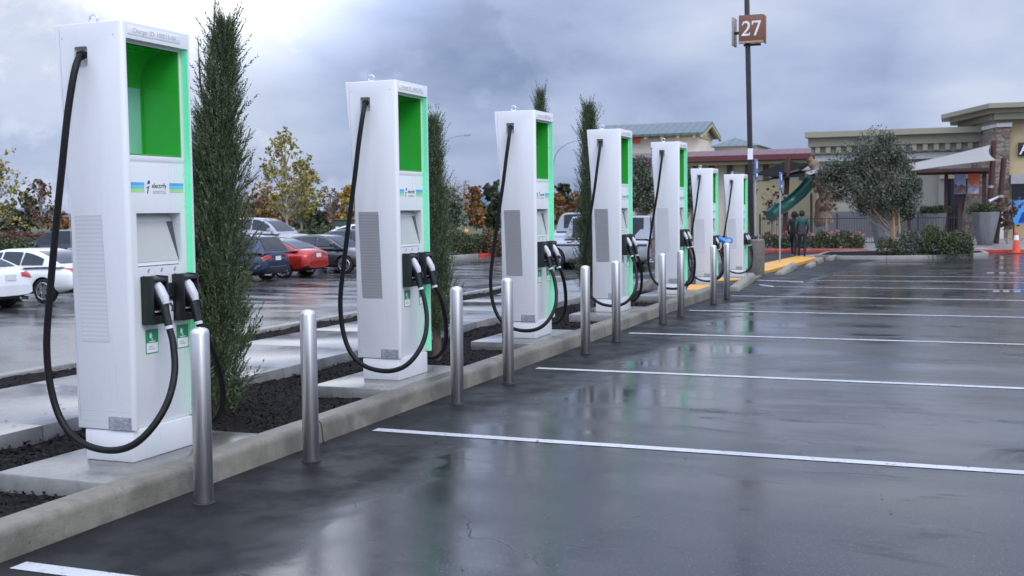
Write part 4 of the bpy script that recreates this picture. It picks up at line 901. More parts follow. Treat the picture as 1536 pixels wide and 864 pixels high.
def serif(chars, fx, m, par):
    two = [(.02, .0), (.52, .0), (.56, .2), (.51, .2), (.47, .12), (.19, .12), (.36, .30), (.49, .46), (.54, .60), (.53, .78), (.46, .91), (.34, .98), (.24, .98), (.12, .92), (.06, .80), (.04, .70), (.10, .69), (.14, .79), (.21, .85), (.29, .85), (.37, .80), (.40, .68), (.37, .52), (.28, .37), (.02, .06)]
    seven = [(.66, .96), (1.2, .96), (1.2, .88), (.90, -.02), (.77, -.02), (1.06, .83), (.80, .83), (.74, .80), (.70, .70), (.64, .70)]
    for pts in (two, seven):
        me = bpy.data.meshes.new('numeral'); me.from_pydata([fx(u, v) for u, v in pts], [], tessellate_polygon([[Vector((u, v, 0)) for u, v in pts]])); link('numeral', me, par, [m])
wS = x1-x0; hS = z1-z0
serif('27', lambda u, v: (x0+wS*(.10+.66*u), -.2125, z0+hS*(.27+.53*v)), SIGNW, sg)
MB().box(x1+.002, x1+.035, -.20, .05, z0-.01, z1-.03).build('panel', SIGNB, sg, bevel=.006)
MB().box(x0-.20, x0-.15, -.16, .34, z0-.02, z1-.02).build('panel', mat('sign_back_taupe', (.36, .31, .27), .5), sg, bevel=.006)
MB().bar((x0-.16, .02, z0+hS*.42), (x0+.25, 0, z0+hS*.42), .07).bar((x0+.1, .0, z0-.02), (x1-.1, -.02, z0-.02), .06).build('bracket', DKMET, sg)
for (px, top, d, lab) in ((1133, 238, 35, 'grey post with a blue parking sign close behind the light pole'), (1170, 258, 40, 'grey post with a blue parking sign standing at the yellow path')):
    q = by_dist(px, d); t = thing('parking_sign', lab, 'sign', q, 0, 'blue parking signs'); H = h_at(px, top, q.y)
    MB().tube([(0, 0, -.2), (0, 0, H)], .028, 8).build('post', GALV, t)
    MB().box(.0, .05, -.16, .16, H-.62, H-.02).build('sign_plate', SIGNBL, t, bevel=.004)
    MB().box(.0501, .052, -.10, .10, H-.30, H-.08).box(.0501, .052, -.12, .12, H-.54, H-.44).build('sign_print', SIGNW, t)
lampt = None
for px, d, hh, lab in ((650, 75, 7.2, 'faint grey street lamp arching above the second cypress'), (830, 150, 11.5, 'distant grey street lamp arching above the boxy silver vehicle')):
    q = by_dist(px, d); t = thing('street_lamp', lab, 'street lamp', q, 0, 'curved arm street lamps'); k = d/75
    arm = crom([(0, 0, 0), (0, 0, hh*.6), (.25*k, 0, hh*.8), (.9*k, 0, hh*.90), (1.7*k, 0, hh*.94), (2.4*k, 0, hh*.945)], 6)
    MB().tube(arm, [.05*k-.034*k*i/len(arm) for i in range(len(arm))], 6).build('pole', GALV, t); MB().box(2.3*k, 2.7*k, -.06, .06, hh*.938, hh*.952).build('lamp_head', GALV, t)

# wheel stops
WST = concrete_mat('wheel_stop_concrete', (.28, .265, .21), (.22, .21, .165), (.13, .125, .10), (.35, .65), 3, .4)
for pa, pb, lab in (((1100, 437), (1126, 421), 'concrete wheel stop at the end of the kerb, beside the smaller charger'), ((1168, 412.5), (1190, 403.5), 'concrete wheel stop beside the yellow path'), ((1212, 401.5), (1231, 393), 'wheel stop with a dark band, past the middle of the yellow path'), ((1243, 391), (1259, 385.5), 'wheel stop farthest along, touching the island kerb')):
    a, b_ = ground(*pa), ground(*pb); d = (b_-a); an = math.atan2(d.y, d.x); t = thing('wheel_stop', lab, 'wheel stop', (a+b_)/2, an, 'concrete wheel stops'); L = min(2.0, d.length)/2+.0
    L = d.length/2
    MB().prism([(-.12, -.03), (.12, -.03), (.105, .09), (.065, .14), (-.065, .14), (-.105, .09)], lambda u, v, h: (h, u, v), -L, L).build('block', WST, t, bevel=.012)
    for x in (-L*.6, L*.6): MB().lathe([(0, .139), (.018, .139), (.018, .147), (0, .147)], 8, (x, 0)).build('pin', DKMET, t)
    if 'dark band' in lab: MB().prism([(-.123, -.03), (.123, -.03), (.108, .092), (.067, .143), (-.067, .143), (-.108, .092)], lambda u, v, h: (h, u, v), -L*.25, -L*.05).build('band', DKMET, t)

# planted island
ip = [ground(*q) for q in ((1222, 388), (1262, 389.5), (1330, 389.5), (1400, 388.5), (1450, 387), (1483, 384), (1474, 380.5), (1430, 379.5), (1300, 380.5), (1240, 382))]
isl = [(v.x, v.y) for v in ip]; strip('kerb', isl+[isl[0]], 0, .15, -.1, .15, GUTTER_M)
b = MB(); n = len(isl); cx, cy = sum(x for x, y in isl)/n, sum(y for x, y in isl)/n
for i in range(n):
    (xa, ya), (xb, yb) = isl[i], isl[(i+1) % n]; b.add([(xa, ya, gz(xa, ya)+.12), (xb, yb, gz(xb, yb)+.12), (cx, cy, gz(cx, cy)+.22)], [(0, 1, 2)])
tag(b.build('mulch', SOIL), kind='stuff')
iy = ip[2].y+1.5
def bush(name, label, px0, px1, top, Y, depth, lm, n, ls, group=None, cat='shrub', bloom=0, base=0.):
    h = h_at((px0+px1)/2, top, Y); return hedge(name, label, (px0, px1), Y, h, depth, lm, n, ls, group, cat, bloom)
bush('shrub', 'broad rounded green shrub on the kerbed island below the white sail', 1382, 1460, 340, iy, 1.9, LH, 6500, .045, 'shrubs on the kerbed island')
bush('shrub', 'loose pale leafy shrub at the foot of the staked olive tree', 1350, 1392, 346, iy-.1, 1.4, LS, 2600, .045, 'shrubs on the kerbed island')
bush('shrub', 'small sparse shrub low on the island beside the tree stake', 1316, 1352, 358, iy-.2, 1.0, LH, 900, .045, 'shrubs on the kerbed island')
ot_p = on(1336, iy+.6); d_o = Vector((ot_p[0], ot_p[1], 0)).dot(Fw)
def olive(label, px, Y, lobes, n, ls, trunk_px, group, lm=LS):
    """an olive tree from picture-sized lobes (column, row, radius in px), spread in depth too"""
    base = on(trunk_px, Y); t = thing('olive_tree', label, 'tree', base, 0, group); d = Vector((base[0], Y, 0)).dot(Fw); cl = []; b = MB()
    for (x, y, r) in lobes:
        q = at(x, y, Y); c = Vector((q.x-base[0], 0, q.z-base[2])); rr = r*d/F_PX
        for k in range(9):
            v = Vector(RNG.normal(0, 1, 3)).normalized()*rr*RNG.uniform(.25, .9); w = c+v; w.y *= 1.0; cl.append((w.x, v.y*1.1, w.z, rr*RNG.uniform(.22, .42)))
            z0 = max(.8, w.z-rr*1.5); b.tube([(w.x*.12, 0, min(z0, 1.5)), (w.x*.6, v.y*.5, (z0+w.z)/2), (w.x, v.y, w.z)], [.04, .022, .006], 4)
    for (x, y, r) in lobes:
        q = at(x, y, Y); cl += [(q.x-base[0], RNG.normal(0, .12), q.z-base[2], r*d/F_PX*1.12)]*7
    b.tube([(0, 0, -.1), (-.05, .02, .7), (-.02, 0, 1.5), (-.1, 0, 2.4)], [.10, .08, .07, .04], 8); b.build('trunk', BARKP, t)
    P = clump_pts(n, cl, 1.); V = leaves(P, np.full(n, ls)); fast_mesh('crown', V, quads(V), [lm], t); return t
ot = olive('big bushy grey-green olive tree with a wooden stake, on the kerbed island', 1336, iy+.6, [(1316, 222, 31), (1287, 240, 32), (1342, 240, 29), (1262, 270, 34), (1300, 275, 40), (1340, 280, 34), (1362, 294, 20), (1300, 296, 28), (1335, 305, 20), (1245, 262, 22), (1368, 276, 14), (1362, 318, 12)], 46000, .042, 1340, 'olive trees')
MB().tube([(.10, -.25, -.05), (-.02, -.12, 2.1), (-.06, -.1, 3.3)], .045, 7).build('stake', STAKE, ot); MB().tube([(.3, -.2, -.05), (.2, -.12, 1.9)], .04, 7).build('stake', STAKE, ot)
olive('grey-green olive tree rising between the fourth and fifth chargers', 958, 66, [(962, 250, 16), (958, 280, 18), (968, 305, 16), (948, 300, 14), (975, 275, 14), (990, 300, 18)], 9000, .075, 962, 'olive trees')
olive('grey-green olive tree behind the plugs of the fifth charger', 1026, 70, [(1030, 262, 14), (1026, 285, 15), (1036, 300, 14), (1020, 312, 14)], 6000, .075, 1028, 'olive trees')
for px, top, Y, w, lab in ((1240, 252, 60, 46, 'thin brown-leaved young tree left of the big olive tree'), (1512, 300, 60, 40, 'thin brown-leaved young tree in front of the stone tower'), (1158, 285, 62, 36, 'small spiky bare tree behind the yellow path sign post')):
    bgtree('young_tree', lab, px, top, Y, w, LR if 'brown' in lab else LR, 420 if 'brown' in lab else 160, .10, nc=34, tr=.05, th=.4, shape='vase', kscale=.8, group='young trees by the shops')

# flower bed and planters in front of the fence
for i, (a, b_, top, lab) in enumerate(((1142, 1182, 345, 'pink flowering bush behind the yellow path sign post'), (1180, 1222, 340, 'pink flowering bush behind the two walking people'), (1222, 1256, 343, 'pink flowering bush just right of the two walking people'), (1254, 1296, 342, 'pink flowering bush next to the grey planter under the olive tree'))):
    bush('flowering_bush', lab, a, b_, top+6, KY+1.5, 1.6, LH, 2200, .05, 'pink flowering bushes along the red kerb', 'bush', bloom=22)
PLM = concrete_mat('planter_concrete', (.20, .20, .21), (.15, .15, .16), (.09, .09, .1), (.45, .7), 1.5, .5)
for px, wt, wb_, top, Y, lab in ((1327, 44, 24, 322, KY+2.2, 'tapered grey planter half hidden by the olive tree stake'), (1400, 36, 24, 320, KY+8, 'tapered grey planter behind the broad rounded shrub'), (1478, 40, 21, 318, KY+6, 'large tapered grey planter beside the leaning sail posts')):
    q = on(px, Y, .14); d = Vector((q[0], Y, 0)).dot(Fw); t = thing('planter', lab, 'planter', q, R(20), 'tapered grey planters'); H = at(px, top, Y).z-q[2]; rt_, rb = wt/2*d/F_PX*1.1, wb_/2*d/F_PX*1.1
    MB().lathe([(0, .0), (rb, .0), (rt_, H), (rt_-.07, H), (rt_-.10, H-.12), (0, H-.12)], 8, smooth=False).build('pot', PLM, t, bevel=.015)
    P = clump_pts(2200, [(RNG.normal(0, rt_*.5), RNG.normal(0, rt_*.5), H+RNG.uniform(.0, .26), .2) for _ in range(24)], 1.); V = leaves(P, np.full(len(P), .05)); fast_mesh('foliage', V, quads(V), [LH], t)
# fence round the play yard
fy = KY+5; fa, fb = on(1140, fy, .14), on(1440, fy, .14); t = thing('metal_fence', 'black metal railing along the play yard behind the pink flowers', 'fence', fa); L = fb[0]-fa[0]; rl = MB(); pk = MB(); FH = 1.45
rl.box(0, L, -.02, .02, .12, .16).box(0, L, -.02, .02, FH-.18, FH-.14)
x = .0
while x < L: pk.box(x-.009, x+.009, -.009, .009, .1, FH); x += .115
rl.build('rail', DKMET, t); pk.build('pickets', DKMET, t)
x = 0
while x < L+.1: MB().box(x-.04, x+.04, -.04, .04, -.1, FH+.1).build('post', DKMET, t); x += L/5
# green tube slide on legs, tan play rock
SL = mat('green_slide', (.006, .075, .06), .35, var=.15, coat=.3); sy = KY+8
def ats(x, y, Y=sy): q = at(x, y, Y); return (q.x, Y, q.z)
o = ats(1190, 330); sl_t = thing('tube_slide', 'green tube slide running down behind the two walking people', 'slide', (o[0], sy, gz(o[0], sy)+.14))
def loc(v, base): return (v[0]-base[0], v[1]-base[1], v[2]-base[2])
ob = tuple(sl_t.location); rr = 17*Vector(o).dot(Fw)/F_PX
MB().tube(crom([loc(ats(1224, 262), ob), loc(ats(1205, 285), ob), loc(ats(1190, 299), ob), loc(ats(1177, 309, sy-.4), ob), loc(ats(1166, 315, sy-.9), ob), loc(ats(1156, 324, sy-1.4), ob)], 6), rr*.54, 14).build('tube', SL, sl_t)
for x in (1217, 1176): MB().tube([loc((*ats(x, 340)[:2], ob[2]-.05), ob), loc(ats(x, 290 if x > 1200 else 312), ob)], .06, 8).build('leg', DKMET, sl_t)
rk = thing('play_rock', 'tan knobbly play sculpture behind the top of the green slide', 'play sculpture', (*ats(1228, 300)[:2], gz(ats(1228, 300)[0], sy)+.14)); rb_ = tuple(rk.location)
q = Vector(o).dot(Fw)/F_PX; pts = crom([loc(ats(x, y, sy+1), rb_) for x, y in ((1236, 338), (1237, 312), (1236, 286), (1230, 262), (1220, 246), (1211, 238))], 6)
rkb = MB().tube([(x+.10*math.sin(z*3.1), y, z) for x, y, z in pts], [q*(13-9*(i/(len(pts)-1))**2+1.6*math.sin(i*1.1)) for i in range(len(pts))], 12)
rkb.build('body', mat('tan_play_rock', (.20, .145, .10), .9, var=.4, scale=2.5, bmp=1, bscale=4), rk)
# shade sails and their leaning posts
POST = mat('dark_red_steel', (.075, .028, .024), .4, var=.2); SAILW = mat('white_sail', (.30, .29, .27), .75, var=.05); SAILB = mat('black_sail', (.006, .006, .007), .95); SAILB.node_tree.nodes['Principled BSDF'].inputs['Specular IOR Level'].default_value = .1
def sail(label, corners, sag, m, N=14):
    c = [Vector(ats(*q)) for q in corners]; base = c[0]; V = []; n = len(c)
    if n == 3: c.append(c[2])
    for i in range(N+1):
        for j in range(N+1):
            u, v = i/N, j/N; p = (c[0]*(1-u)+c[1]*u)*(1-v)+(c[3]*(1-u)+c[2]*u)*v
            k = .10*((4*v*(1-v))*(abs(2*u-1))+(4*u*(1-u))*(abs(2*v-1))); ctr = sum(c, Vector())/4
            p = p*(1-k)+ctr*k; p.z -= sag*16*u*(1-u)*v*(1-v); V.append(tuple(p-base))
    W1 = N+1; b = MB().add(V, [(i*W1+j, (i+1)*W1+j, (i+1)*W1+j+1, i*W1+j+1) for i in range(N) for j in range(N)], 0, True)
    o = b.build('shade_sail', m); o.location = base; md = o.modifiers.new('thick', 'SOLIDIFY'); md.thickness = .02; return tag(o, label, 'shade sail', 'shade sails over the play yard')
sail('pale grey shade sail stretched to the leaning post by the stone tower', [(1362, 246, sy), (1486, 217, sy), (1494, 240, sy-3), (1366, 256, sy-4)], .10, SAILW)
sail('black shade sail sweeping above the green slide', [(1128, 262, sy+3), (1182, 240, sy+5), (1218, 246, sy+1), (1160, 266, sy-1)], .05, SAILB)
sail('lower black shade sail whose tip reaches toward the last charger', [(1128, 274, sy), (1222, 250, sy+3), (1205, 264, sy-1), (1130, 272, sy-3)], .02, SAILB)
sail('small white shade sail beside the play sculpture', [(1196, 258, sy+2), (1226, 240, sy+4), (1230, 258, sy-1), (1215, 262, sy-1)], .03, SAILW)
for (a, b_, lab) in (((1480, 352), (1491, 211), 'dark leaning sail post in front of the stone tower'), ((1494, 356), (1506, 237), 'dark leaning sail post just right of the taller one, with a lamp clamped on'), ((1176, 330), (1182, 236), 'dark sail post rising behind the green slide')):
    q0 = ats(a[0], a[1]); q1 = ats(b_[0], b_[1]); base = (q0[0], sy, gz(q0[0], sy)+.1); t = thing('sail_post', lab, 'post', base, 0, 'dark sail posts')
    MB().tube([(0, 0, -.1), loc(q1, base)], .13, 10).build('post', POST, t); m_ = (Vector(loc(q1, base))*.55)
    MB().tube([tuple(m_+Vector((0, 0, -.02))), tuple(m_+Vector((0, 0, .10)))], .15, 10).build('clamp', GALV, t)
    if 'lamp' in lab: MB().tube([tuple(m_+Vector((-.1, -.2, .0))), tuple(m_+Vector((-.5, -.35, -.22)))], [.06, .11], 10).build('spotlight', GALV, t)

# ------------------------------------------------------------------ buildings
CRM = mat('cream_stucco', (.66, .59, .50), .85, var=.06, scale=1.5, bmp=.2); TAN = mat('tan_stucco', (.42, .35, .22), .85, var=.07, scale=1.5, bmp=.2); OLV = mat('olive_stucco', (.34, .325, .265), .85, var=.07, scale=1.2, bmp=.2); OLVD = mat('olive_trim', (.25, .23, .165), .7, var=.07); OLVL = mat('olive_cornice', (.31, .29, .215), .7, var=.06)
WTR = mat('white_trim', (.72, .71, .69), .6); GRYW = mat('grey_stucco', (.13, .13, .14), .8, var=.08); YSTU = mat('yellow_stucco', (.52, .41, .23), .85, var=.06, scale=1.5); BRWN = mat('brown_pilaster', (.13, .10, .07), .7)
RFG = metal_roof_mat('green_metal_roof', (.12, .17, .17)); RFM = metal_roof_mat('maroon_metal_roof', (.16, .045, .05)); DARKG = mat('dark_shopfront', (.018, .018, .02), .15, coat=.5)
def bld(name, label, px, Y): q = at(px, 330, Y); return thing(name, label, 'building', (q.x, Y, gz(q.x, Y)))
def X(px, Y, b): return at(px, 300, Y).x-b.location.x
def Z(px, py, Y, b): return at(px, py, Y).z-b.location.z
# right-hand shop with a heavy cornice
Y = 74; s = bld('shop_building', 'olive shop building with a bracketed cornice behind the olive tree', 1340, Y)
xa, xb = X(1226, Y, s), X(1462, Y, s); zt = Z(1340, 197, Y, s)
MB().box(xa, xb, 0, 14, -.6, zt-.3).build('wall', OLV, s)
MB().box(X(1408, Y, s), xb-.05, -.5, -.003, -.6, zt-.9).build('bay_wall', mat('olive_grey_stucco', (.33, .325, .29), .85, var=.05), s)
MB().box(xa-.15, xb+.1, -.56, -.503, -.6, Z(1400, 316, Y, s)).build('base_course', GRYW, s)
for (o_, h0, h1, nm, m) in ((1.0, .0, .34, 'cornice', OLVL), (.72, -.55, -.003, 'cornice', OLVD), (.45, -1.02, -.553, 'frieze', OLVD)): MB().box(xa-o_*.6, xb+.3, -o_-.5, .4, zt+h0-.3, zt+h1-.3).build(nm, m, s)
x = xa
while x < xb: MB().box(x, x+.28, -1.15, -.955, zt-1.25, zt-.86).build('bracket', OLVL, s); x += .62
MB().box(xa-.1, xb, -.62, -.565, zt-1.72, zt-1.36).build('trim_band', WTR, s)
sx0, sx1 = X(1420, Y, s), X(1480, Y, s)
MB().box(sx0, sx1, -.66, -.58, -.4, Z(1450, 268, Y, s)).build('shopfront', DARKG, s)
fr_ = MB(); k = 0
for i in range(6): fr_.box(sx0+(sx1-sx0)*i/5-.04, sx0+(sx1-sx0)*i/5+.04, -.70, -.663, -.4, Z(1450, 268, Y, s))
fr_.build('mullions', DKMET, s)
MB().box(sx0-.4, sx1, -.72, -.6, Z(1450, 268, Y, s)+.003, Z(1450, 256, Y, s)).build('fascia', TAN, s)
# stone tower with chamfered corner
Y = 70; tw = bld('corner_tower', 'stone faced corner tower with a tall stepped cornice', 1490, Y)
def plan(off, left): return [(X(left, Y+6, tw)-off, 6.0), (X(1494, Y, tw)-off*.4, -off), (X(1640, Y, tw), -off), (X(1640, Y, tw), 9), (X(left, Y+6, tw)-off, 9)]
def slab(name, off, z0, z1, m, left=1462): return MB().prism(plan(off, left), lambda u, v, h: (u, v, h), z0, z1).build(name, m, tw)
zs = [Z(1494, y, Y, tw) for y in (157, 164, 171, 178, 185, 191)]
slab('cornice', 1.15, zs[1], zs[0], OLVL, 1440); slab('cornice', .8, zs[2], zs[1]-.003, OLVD, 1444); slab('frieze', .42, zs[3], zs[2]-.003, OLVL, 1450); slab('frieze', .3, zs[4], zs[3]-.003, OLVD, 1454)
for i in range(24):
    u = i/23; a = Vector(plan(.45, 1450)[0]); c = Vector(plan(.45, 1450)[1]); e = Vector(plan(.45, 1450)[2])
    q = a.lerp(c, u*2) if u < .5 else c.lerp(e, (u-.5)*1.2); MB().box(q.x-.13, q.x+.13, q.y-.22, q.y-.02, zs[3]-.1, zs[3]+.26).build('bracket', OLVD, tw)
pw = [(X(1462, Y+4, tw)-.12, 4.0), (X(1494, Y, tw), -.36), (X(1516, Y, tw), -.36), (X(1516, Y, tw), 4)]
MB().prism(pw, lambda u, v, h: (u, v, h), zs[5], zs[4]-.003).build('trim_band', WTR, tw)
p0, p1, p2 = Vector((X(1450, Y+3, tw), 3.4)), Vector((X(1494, Y, tw), -.3)), Vector((X(1513, Y, tw), -.3)); tp0 = Vector((X(1462, Y+4, tw), 4.0))
zb_ = -.6
st = MB(); vs = [(p0.x-.6, p0.y, zb_), (p1.x-.1, p1.y-.25, zb_), (p2.x, p2.y-.2, zb_), (p2.x, 4, zb_), (tp0.x, tp0.y, zs[5]-.003), (p1.x, p1.y+.1, zs[5]-.003), (p2.x, p2.y+.1, zs[5]-.003), (p2.x, 4, zs[5]-.003)]
st.add(vs, [(3, 2, 1, 0), (4, 5, 6, 7), (0, 1, 5, 4), (1, 2, 6, 5), (2, 3, 7, 6), (3, 0, 4, 7)]).build('stone_pier', STONE, tw)
MB().box(X(1513.5, Y, tw), X(1640, Y, tw), .1, 8, -.6, zs[4]-.003).build('wall', YSTU, tw)
q0, q1 = X(1526, Y, tw), X(1600, Y, tw); MB().box(q0, q1, -.08, .095, Z(1530, 234, Y, tw), Z(1530, 214, Y, tw)).build('sign_board', BLACK, tw, bevel=.01)
text('sign_letter', 'A', .95, SIGNW, tw, (X(1537, Y, tw), -.084, Z(1530, 224, Y, tw)), TY, .01)
MB().box(X(1515, Y, tw), X(1640, Y, tw), -1.2, .09, Z(1530, 276, Y, tw), Z(1530, 262, Y, tw)).build('awning', mat('grey_awning', (.36, .35, .36), .7), tw)
MB().box(X(1518, Y, tw), X(1640, Y, tw), .02, .096, Z(1530, 302, Y, tw), Z(1530, 277, Y, tw)).build('window', DARKG, tw)
MB().box(X(1500, Y, tw), X(1506, Y, tw), -.62, -.55, -.2, Z(1503, 318, Y, tw)).build('door_panel', WTR, tw)
# blue poster board
Yp = 66; q = at(1512, 300, Yp); pb = thing('poster_board', 'blue poster board with dark blue figures at the photo edge', 'poster', (q.x, Yp, gz(q.x, Yp)+.14)); w_ = at(1570, 300, Yp).x-q.x; z0 = at(1525, 336, Yp).z-pb.location.z; z1 = at(1525, 300, Yp).z-pb.location.z
MB().box(.1, w_, 0, .05, z0, z1).build('panel', mat('poster_blue', (.06, .30, .68), .4, var=.2, scale=.8), pb)
MB().prism([(w_*.28, z0+.05), (w_*.36, z0+.55), (w_*.5, z0+.8), (w_*.62, z0+.72), (w_*.8, z0+.9), (w_*.9, z0+.1)], lambda u, v, h: (u, h, v), -.006, -.002).build('print', mat('poster_dark', (.02, .05, .32), .5, var=.6, scale=3), pb)
for x in (.3, w_-.3): MB().box(x-.04, x+.04, .052, .12, -.1, z1).build('leg', DKMET, pb)
# pergola and banners
Yg = 68; q = at(1362, 300, Yg); pg = thing('pergola', 'dark red steel pergola under the pale grey sail', 'pergola', (q.x, Yg, gz(q.x, Yg)+.1)); bx = lambda px: at(px, 300, Yg).x-q.x; bz = lambda px, py: at(px, py, Yg).z-pg.location.z
MB().box(bx(1360), bx(1484), -.15, .15, bz(1420, 262), bz(1420, 253)).build('beam', POST, pg)
for px in (1364, 1419, 1440, 1476): MB().box(bx(px)-.1, bx(px)+.1, -.1, .1, -.2, bz(1420, 262)-.003).build('post', POST, pg)
MB().box(bx(1360), bx(1484), -2.4, -.153, bz(1420, 259), bz(1420, 255)).build('canopy', POST, pg)
def banner(label, px0, px1, y0, y1, cols):
    Yb = Yg-.6; a = at(px0, y1, Yb); c = at(px1, y0, Yb); t = thing('banner', label, 'banner', a, 0, 'banners hung under the pergola'); w, h = c.x-a.x, c.z-a.z
    MB().box(0, w, 0, .02, 0, h).build('sheet', cols[0], t)
    MB().prism([(w*.02, h*.02), (w*.98, h*.02), (w*.98, h*.36), (w*.62, h*.5), (w*.4, h*.38), (w*.02, h*.55)], lambda u, v, q_: (u, q_, v), -.006, -.002).build('print', cols[1], t)
    MB().box(w*.45, w*.55, -.01, .0, h+.002, h+.25).build('hook', DKMET, t)
banner('lavender banner with a brown picture under the pergola', 1431, 1449, 261, 291, (mat('banner_lavender', (.36, .38, .62), .6), mat('banner_brown', (.20, .13, .11), .6, var=.6, scale=4)))
banner('orange banner with a grey picture under the pergola', 1451, 1469, 260, 291, (mat('banner_orange', (.66, .15, .08), .6), mat('banner_grey', (.34, .34, .42), .6, var=.6, scale=4)))
# long low mall with the maroon roof
Y = 84; ml = bld('mall_building', 'long cream mall building with a maroon metal roof edge', 1130, Y); xa, xb = X(940, Y, ml), X(1262, Y, ml)
za, zb2, zc2 = Z(1130, 223, Y, ml), Z(1130, 235, Y, ml), Z(1130, 242, Y, ml)
MB().box(xa, xb, 0, 16, -.6, zc2).build('wall', CRM, ml)
MB().add([(xa, -1.6, zb2), (xb, -1.6, zb2), (xb, 1.6, za), (xa, 1.6, za), (xa, -1.6, zb2-.02), (xb, -1.6, zb2-.02), (xb, 6, zc2+.02), (xa, 6, zc2+.02)], [(0, 1, 2, 3), (4, 7, 6, 5), (0, 4, 5, 1), (2, 6, 7, 3), (0, 3, 7, 4), (1, 5, 6, 2)]).build('roof', RFM, ml)
MB().box(xa, xb, -1.66, -1.602, zb2-.32, zb2+.06).build('gutter', mat('maroon_fascia', (.13, .03, .035), .5), ml)
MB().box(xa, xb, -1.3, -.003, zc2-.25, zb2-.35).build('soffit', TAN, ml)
for px in range(960, 1262, 27): MB().box(X(px, Y, ml)-.18, X(px, Y, ml)+.18, -.25, -.003, -.6, zc2-.26).build('pilaster', BRWN, ml)
MB().box(X(1125, Y, ml), xb, -.5, -.26, -.6, Z(1170, 272, Y, ml)).build('lower_wall', TAN, ml)
# green-roofed building and hipped roof building
Y = 100; gb = bld('gabled_building', 'cream building with a green metal gable roof above the fourth and fifth chargers', 1000, Y); xa, xb = X(900, Y, gb), X(1046, Y, gb); ze, zr = Z(1000, 202, Y, gb), Z(1000, 184.5, Y, gb)
MB().box(xa, xb, 0, 6, -.8, ze).build('wall', CRM, gb)
MB().box(xa-.1, xb+.08, -.12, 6.1, ze-.32, ze-.003).build('frieze', TAN, gb)
o_ = 1.0; th = .22
MB().prism([(-o_, ze-.15), (3, zr), (6+o_, ze-.15), (6+o_, ze+.05), (3, zr+.22), (-o_, ze+.05)], lambda u, v, h: (h, u, v), xa-.5, xb+.7).build('roof', RFG, gb)
MB().prism([(-.1, ze), (6.1, ze), (3, zr-.05)], lambda u, v, h: (h, u, v), xb-.2, xb+.02).build('gable', CRM, gb)
MB().prism([(-o_, ze-.35), (3, zr-.22), (6+o_, ze-.35), (6+o_, ze-.16), (3, zr-.02), (-o_, ze-.16)], lambda u, v, h: (h, u, v), xb+.5, xb+.72).build('barge_board', TAN, gb)
x = xa
while x < xb: MB().box(x, x+.22, -.9, -.123, ze-.40, ze-.16).build('bracket', TAN, gb); x += 1.45
MB().box(X(951, Y, gb), X(961, Y, gb), -.28, -.125, Z(955, 215, Y, gb), Z(955, 205, Y, gb)).build('sign_board', mat('orange_red_sign', (.72, .11, .06), .5), gb)
Y = 108; hbg = bld('hipped_building', 'distant green hipped roof behind the light pole', 1100, Y); xa, xb = X(1064, Y, hbg), X(1140, Y, hbg); ze, zr = Z(1100, 219, Y, hbg), Z(1100, 203, Y, hbg); xm = X(1092, Y, hbg)
MB().box(xa+.4, xb-.4, .4, 7, -.8, ze-.003).build('wall', CRM, hbg)
MB().add([(xa, 0, ze), (xb, 0, ze), (xb, 7.4, ze), (xa, 7.4, ze), (xm, 3.7, zr)], [(0, 1, 4), (1, 2, 4), (2, 3, 4), (3, 0, 4), (3, 2, 1, 0)]).build('roof', RFG, hbg)

# ------------------------------------------------------------------ small things
cp = ground(1524, 380); co = thing('traffic_cone', 'orange traffic cone with a white collar at the end of the island', 'cone', cp, R(25)); OR = mat('cone_orange', (.80, .10, .04), .45)
s_ = 34*Vector(cp).dot(Fw)/F_PX/.75
MB().box(-.19, .19, -.19, .19, 0, .035).build('base', mat('cone_base', (.35, .05, .03), .6), co, bevel=.015)
MB().lathe([(.135, .035), (.045, .72), (.04, .75), (.0, .752)], 20).build('cone', OR, co); MB().lathe([(.0865, .44), (.0655, .60)], 20).build('collar', SIGNW, co); co.scale = (s_,)*3
cb = by_dist(508, 60); cab = thing('utility_cabinet', 'dark green utility cabinet behind the charcoal sedan', 'cabinet', cb); w_ = 24*60/F_PX
GRN = mat('cabinet_green', (.035, .06, .04), .5); zt = h_at(508, 331, cb.y); MB().box(-w_/2, w_/2, 0, .9, -.1, zt).build('body', GRN, cab, bevel=.03); MB().box(-w_/2-.04, w_/2+.04, -.04, .94, zt+.003, zt+.07).build('lid', GRN, cab, bevel=.02); MB().box(-.2, -.02, -.006, -.002, zt*.55, zt*.8).build('notice', STKW, cab)
def warn(label, px, top, d, wpx, m, diamond):
    q = by_dist(px, d); t = thing('warning_sign', label, 'sign', q); z = h_at(px, top, q.y); w = wpx*d/F_PX
    if diamond: MB().prism([(-w/2, z-w), (0, z-w*1.5), (w/2, z-w), (0, z)], lambda u, v, h: (u, h, v), -.02, .02).build('panel', m, t)
    else:
        MB().box(-w/2, w/2, -.02, .02, z-w*.5, z).build('panel', SIGNW, t)
        MB().prism([(-w*.45, z-w*.42), (-w*.2, z-w*.42), (w*.05, z-w*.06), (-w*.2, z-w*.06)], lambda u, v, h: (u, h, v), -.03, -.022).build('stripe', m, t); MB().prism([(w*.05, z-w*.42), (w*.3, z-w*.42), (w*.48, z-w*.1), (w*.3, z-w*.06)], lambda u, v, h: (u, h, v), -.03, -.022).build('stripe', m, t)
    for x in (-w*.35, w*.35): MB().box(x-.03, x+.03, .022, .06, -.3, z-w*.3).build('leg', GALV, t)
warn('orange diamond road sign beside the tall cypress above the navy estate car', 361, 322, 70, 13, mat('sign_orange', (.75, .16, .03), .5), True)
warn('white barrier with red stripes beyond the brown hedge line', 698, 327, 64, 9, mat('sign_red', (.6, .04, .04), .5), False)
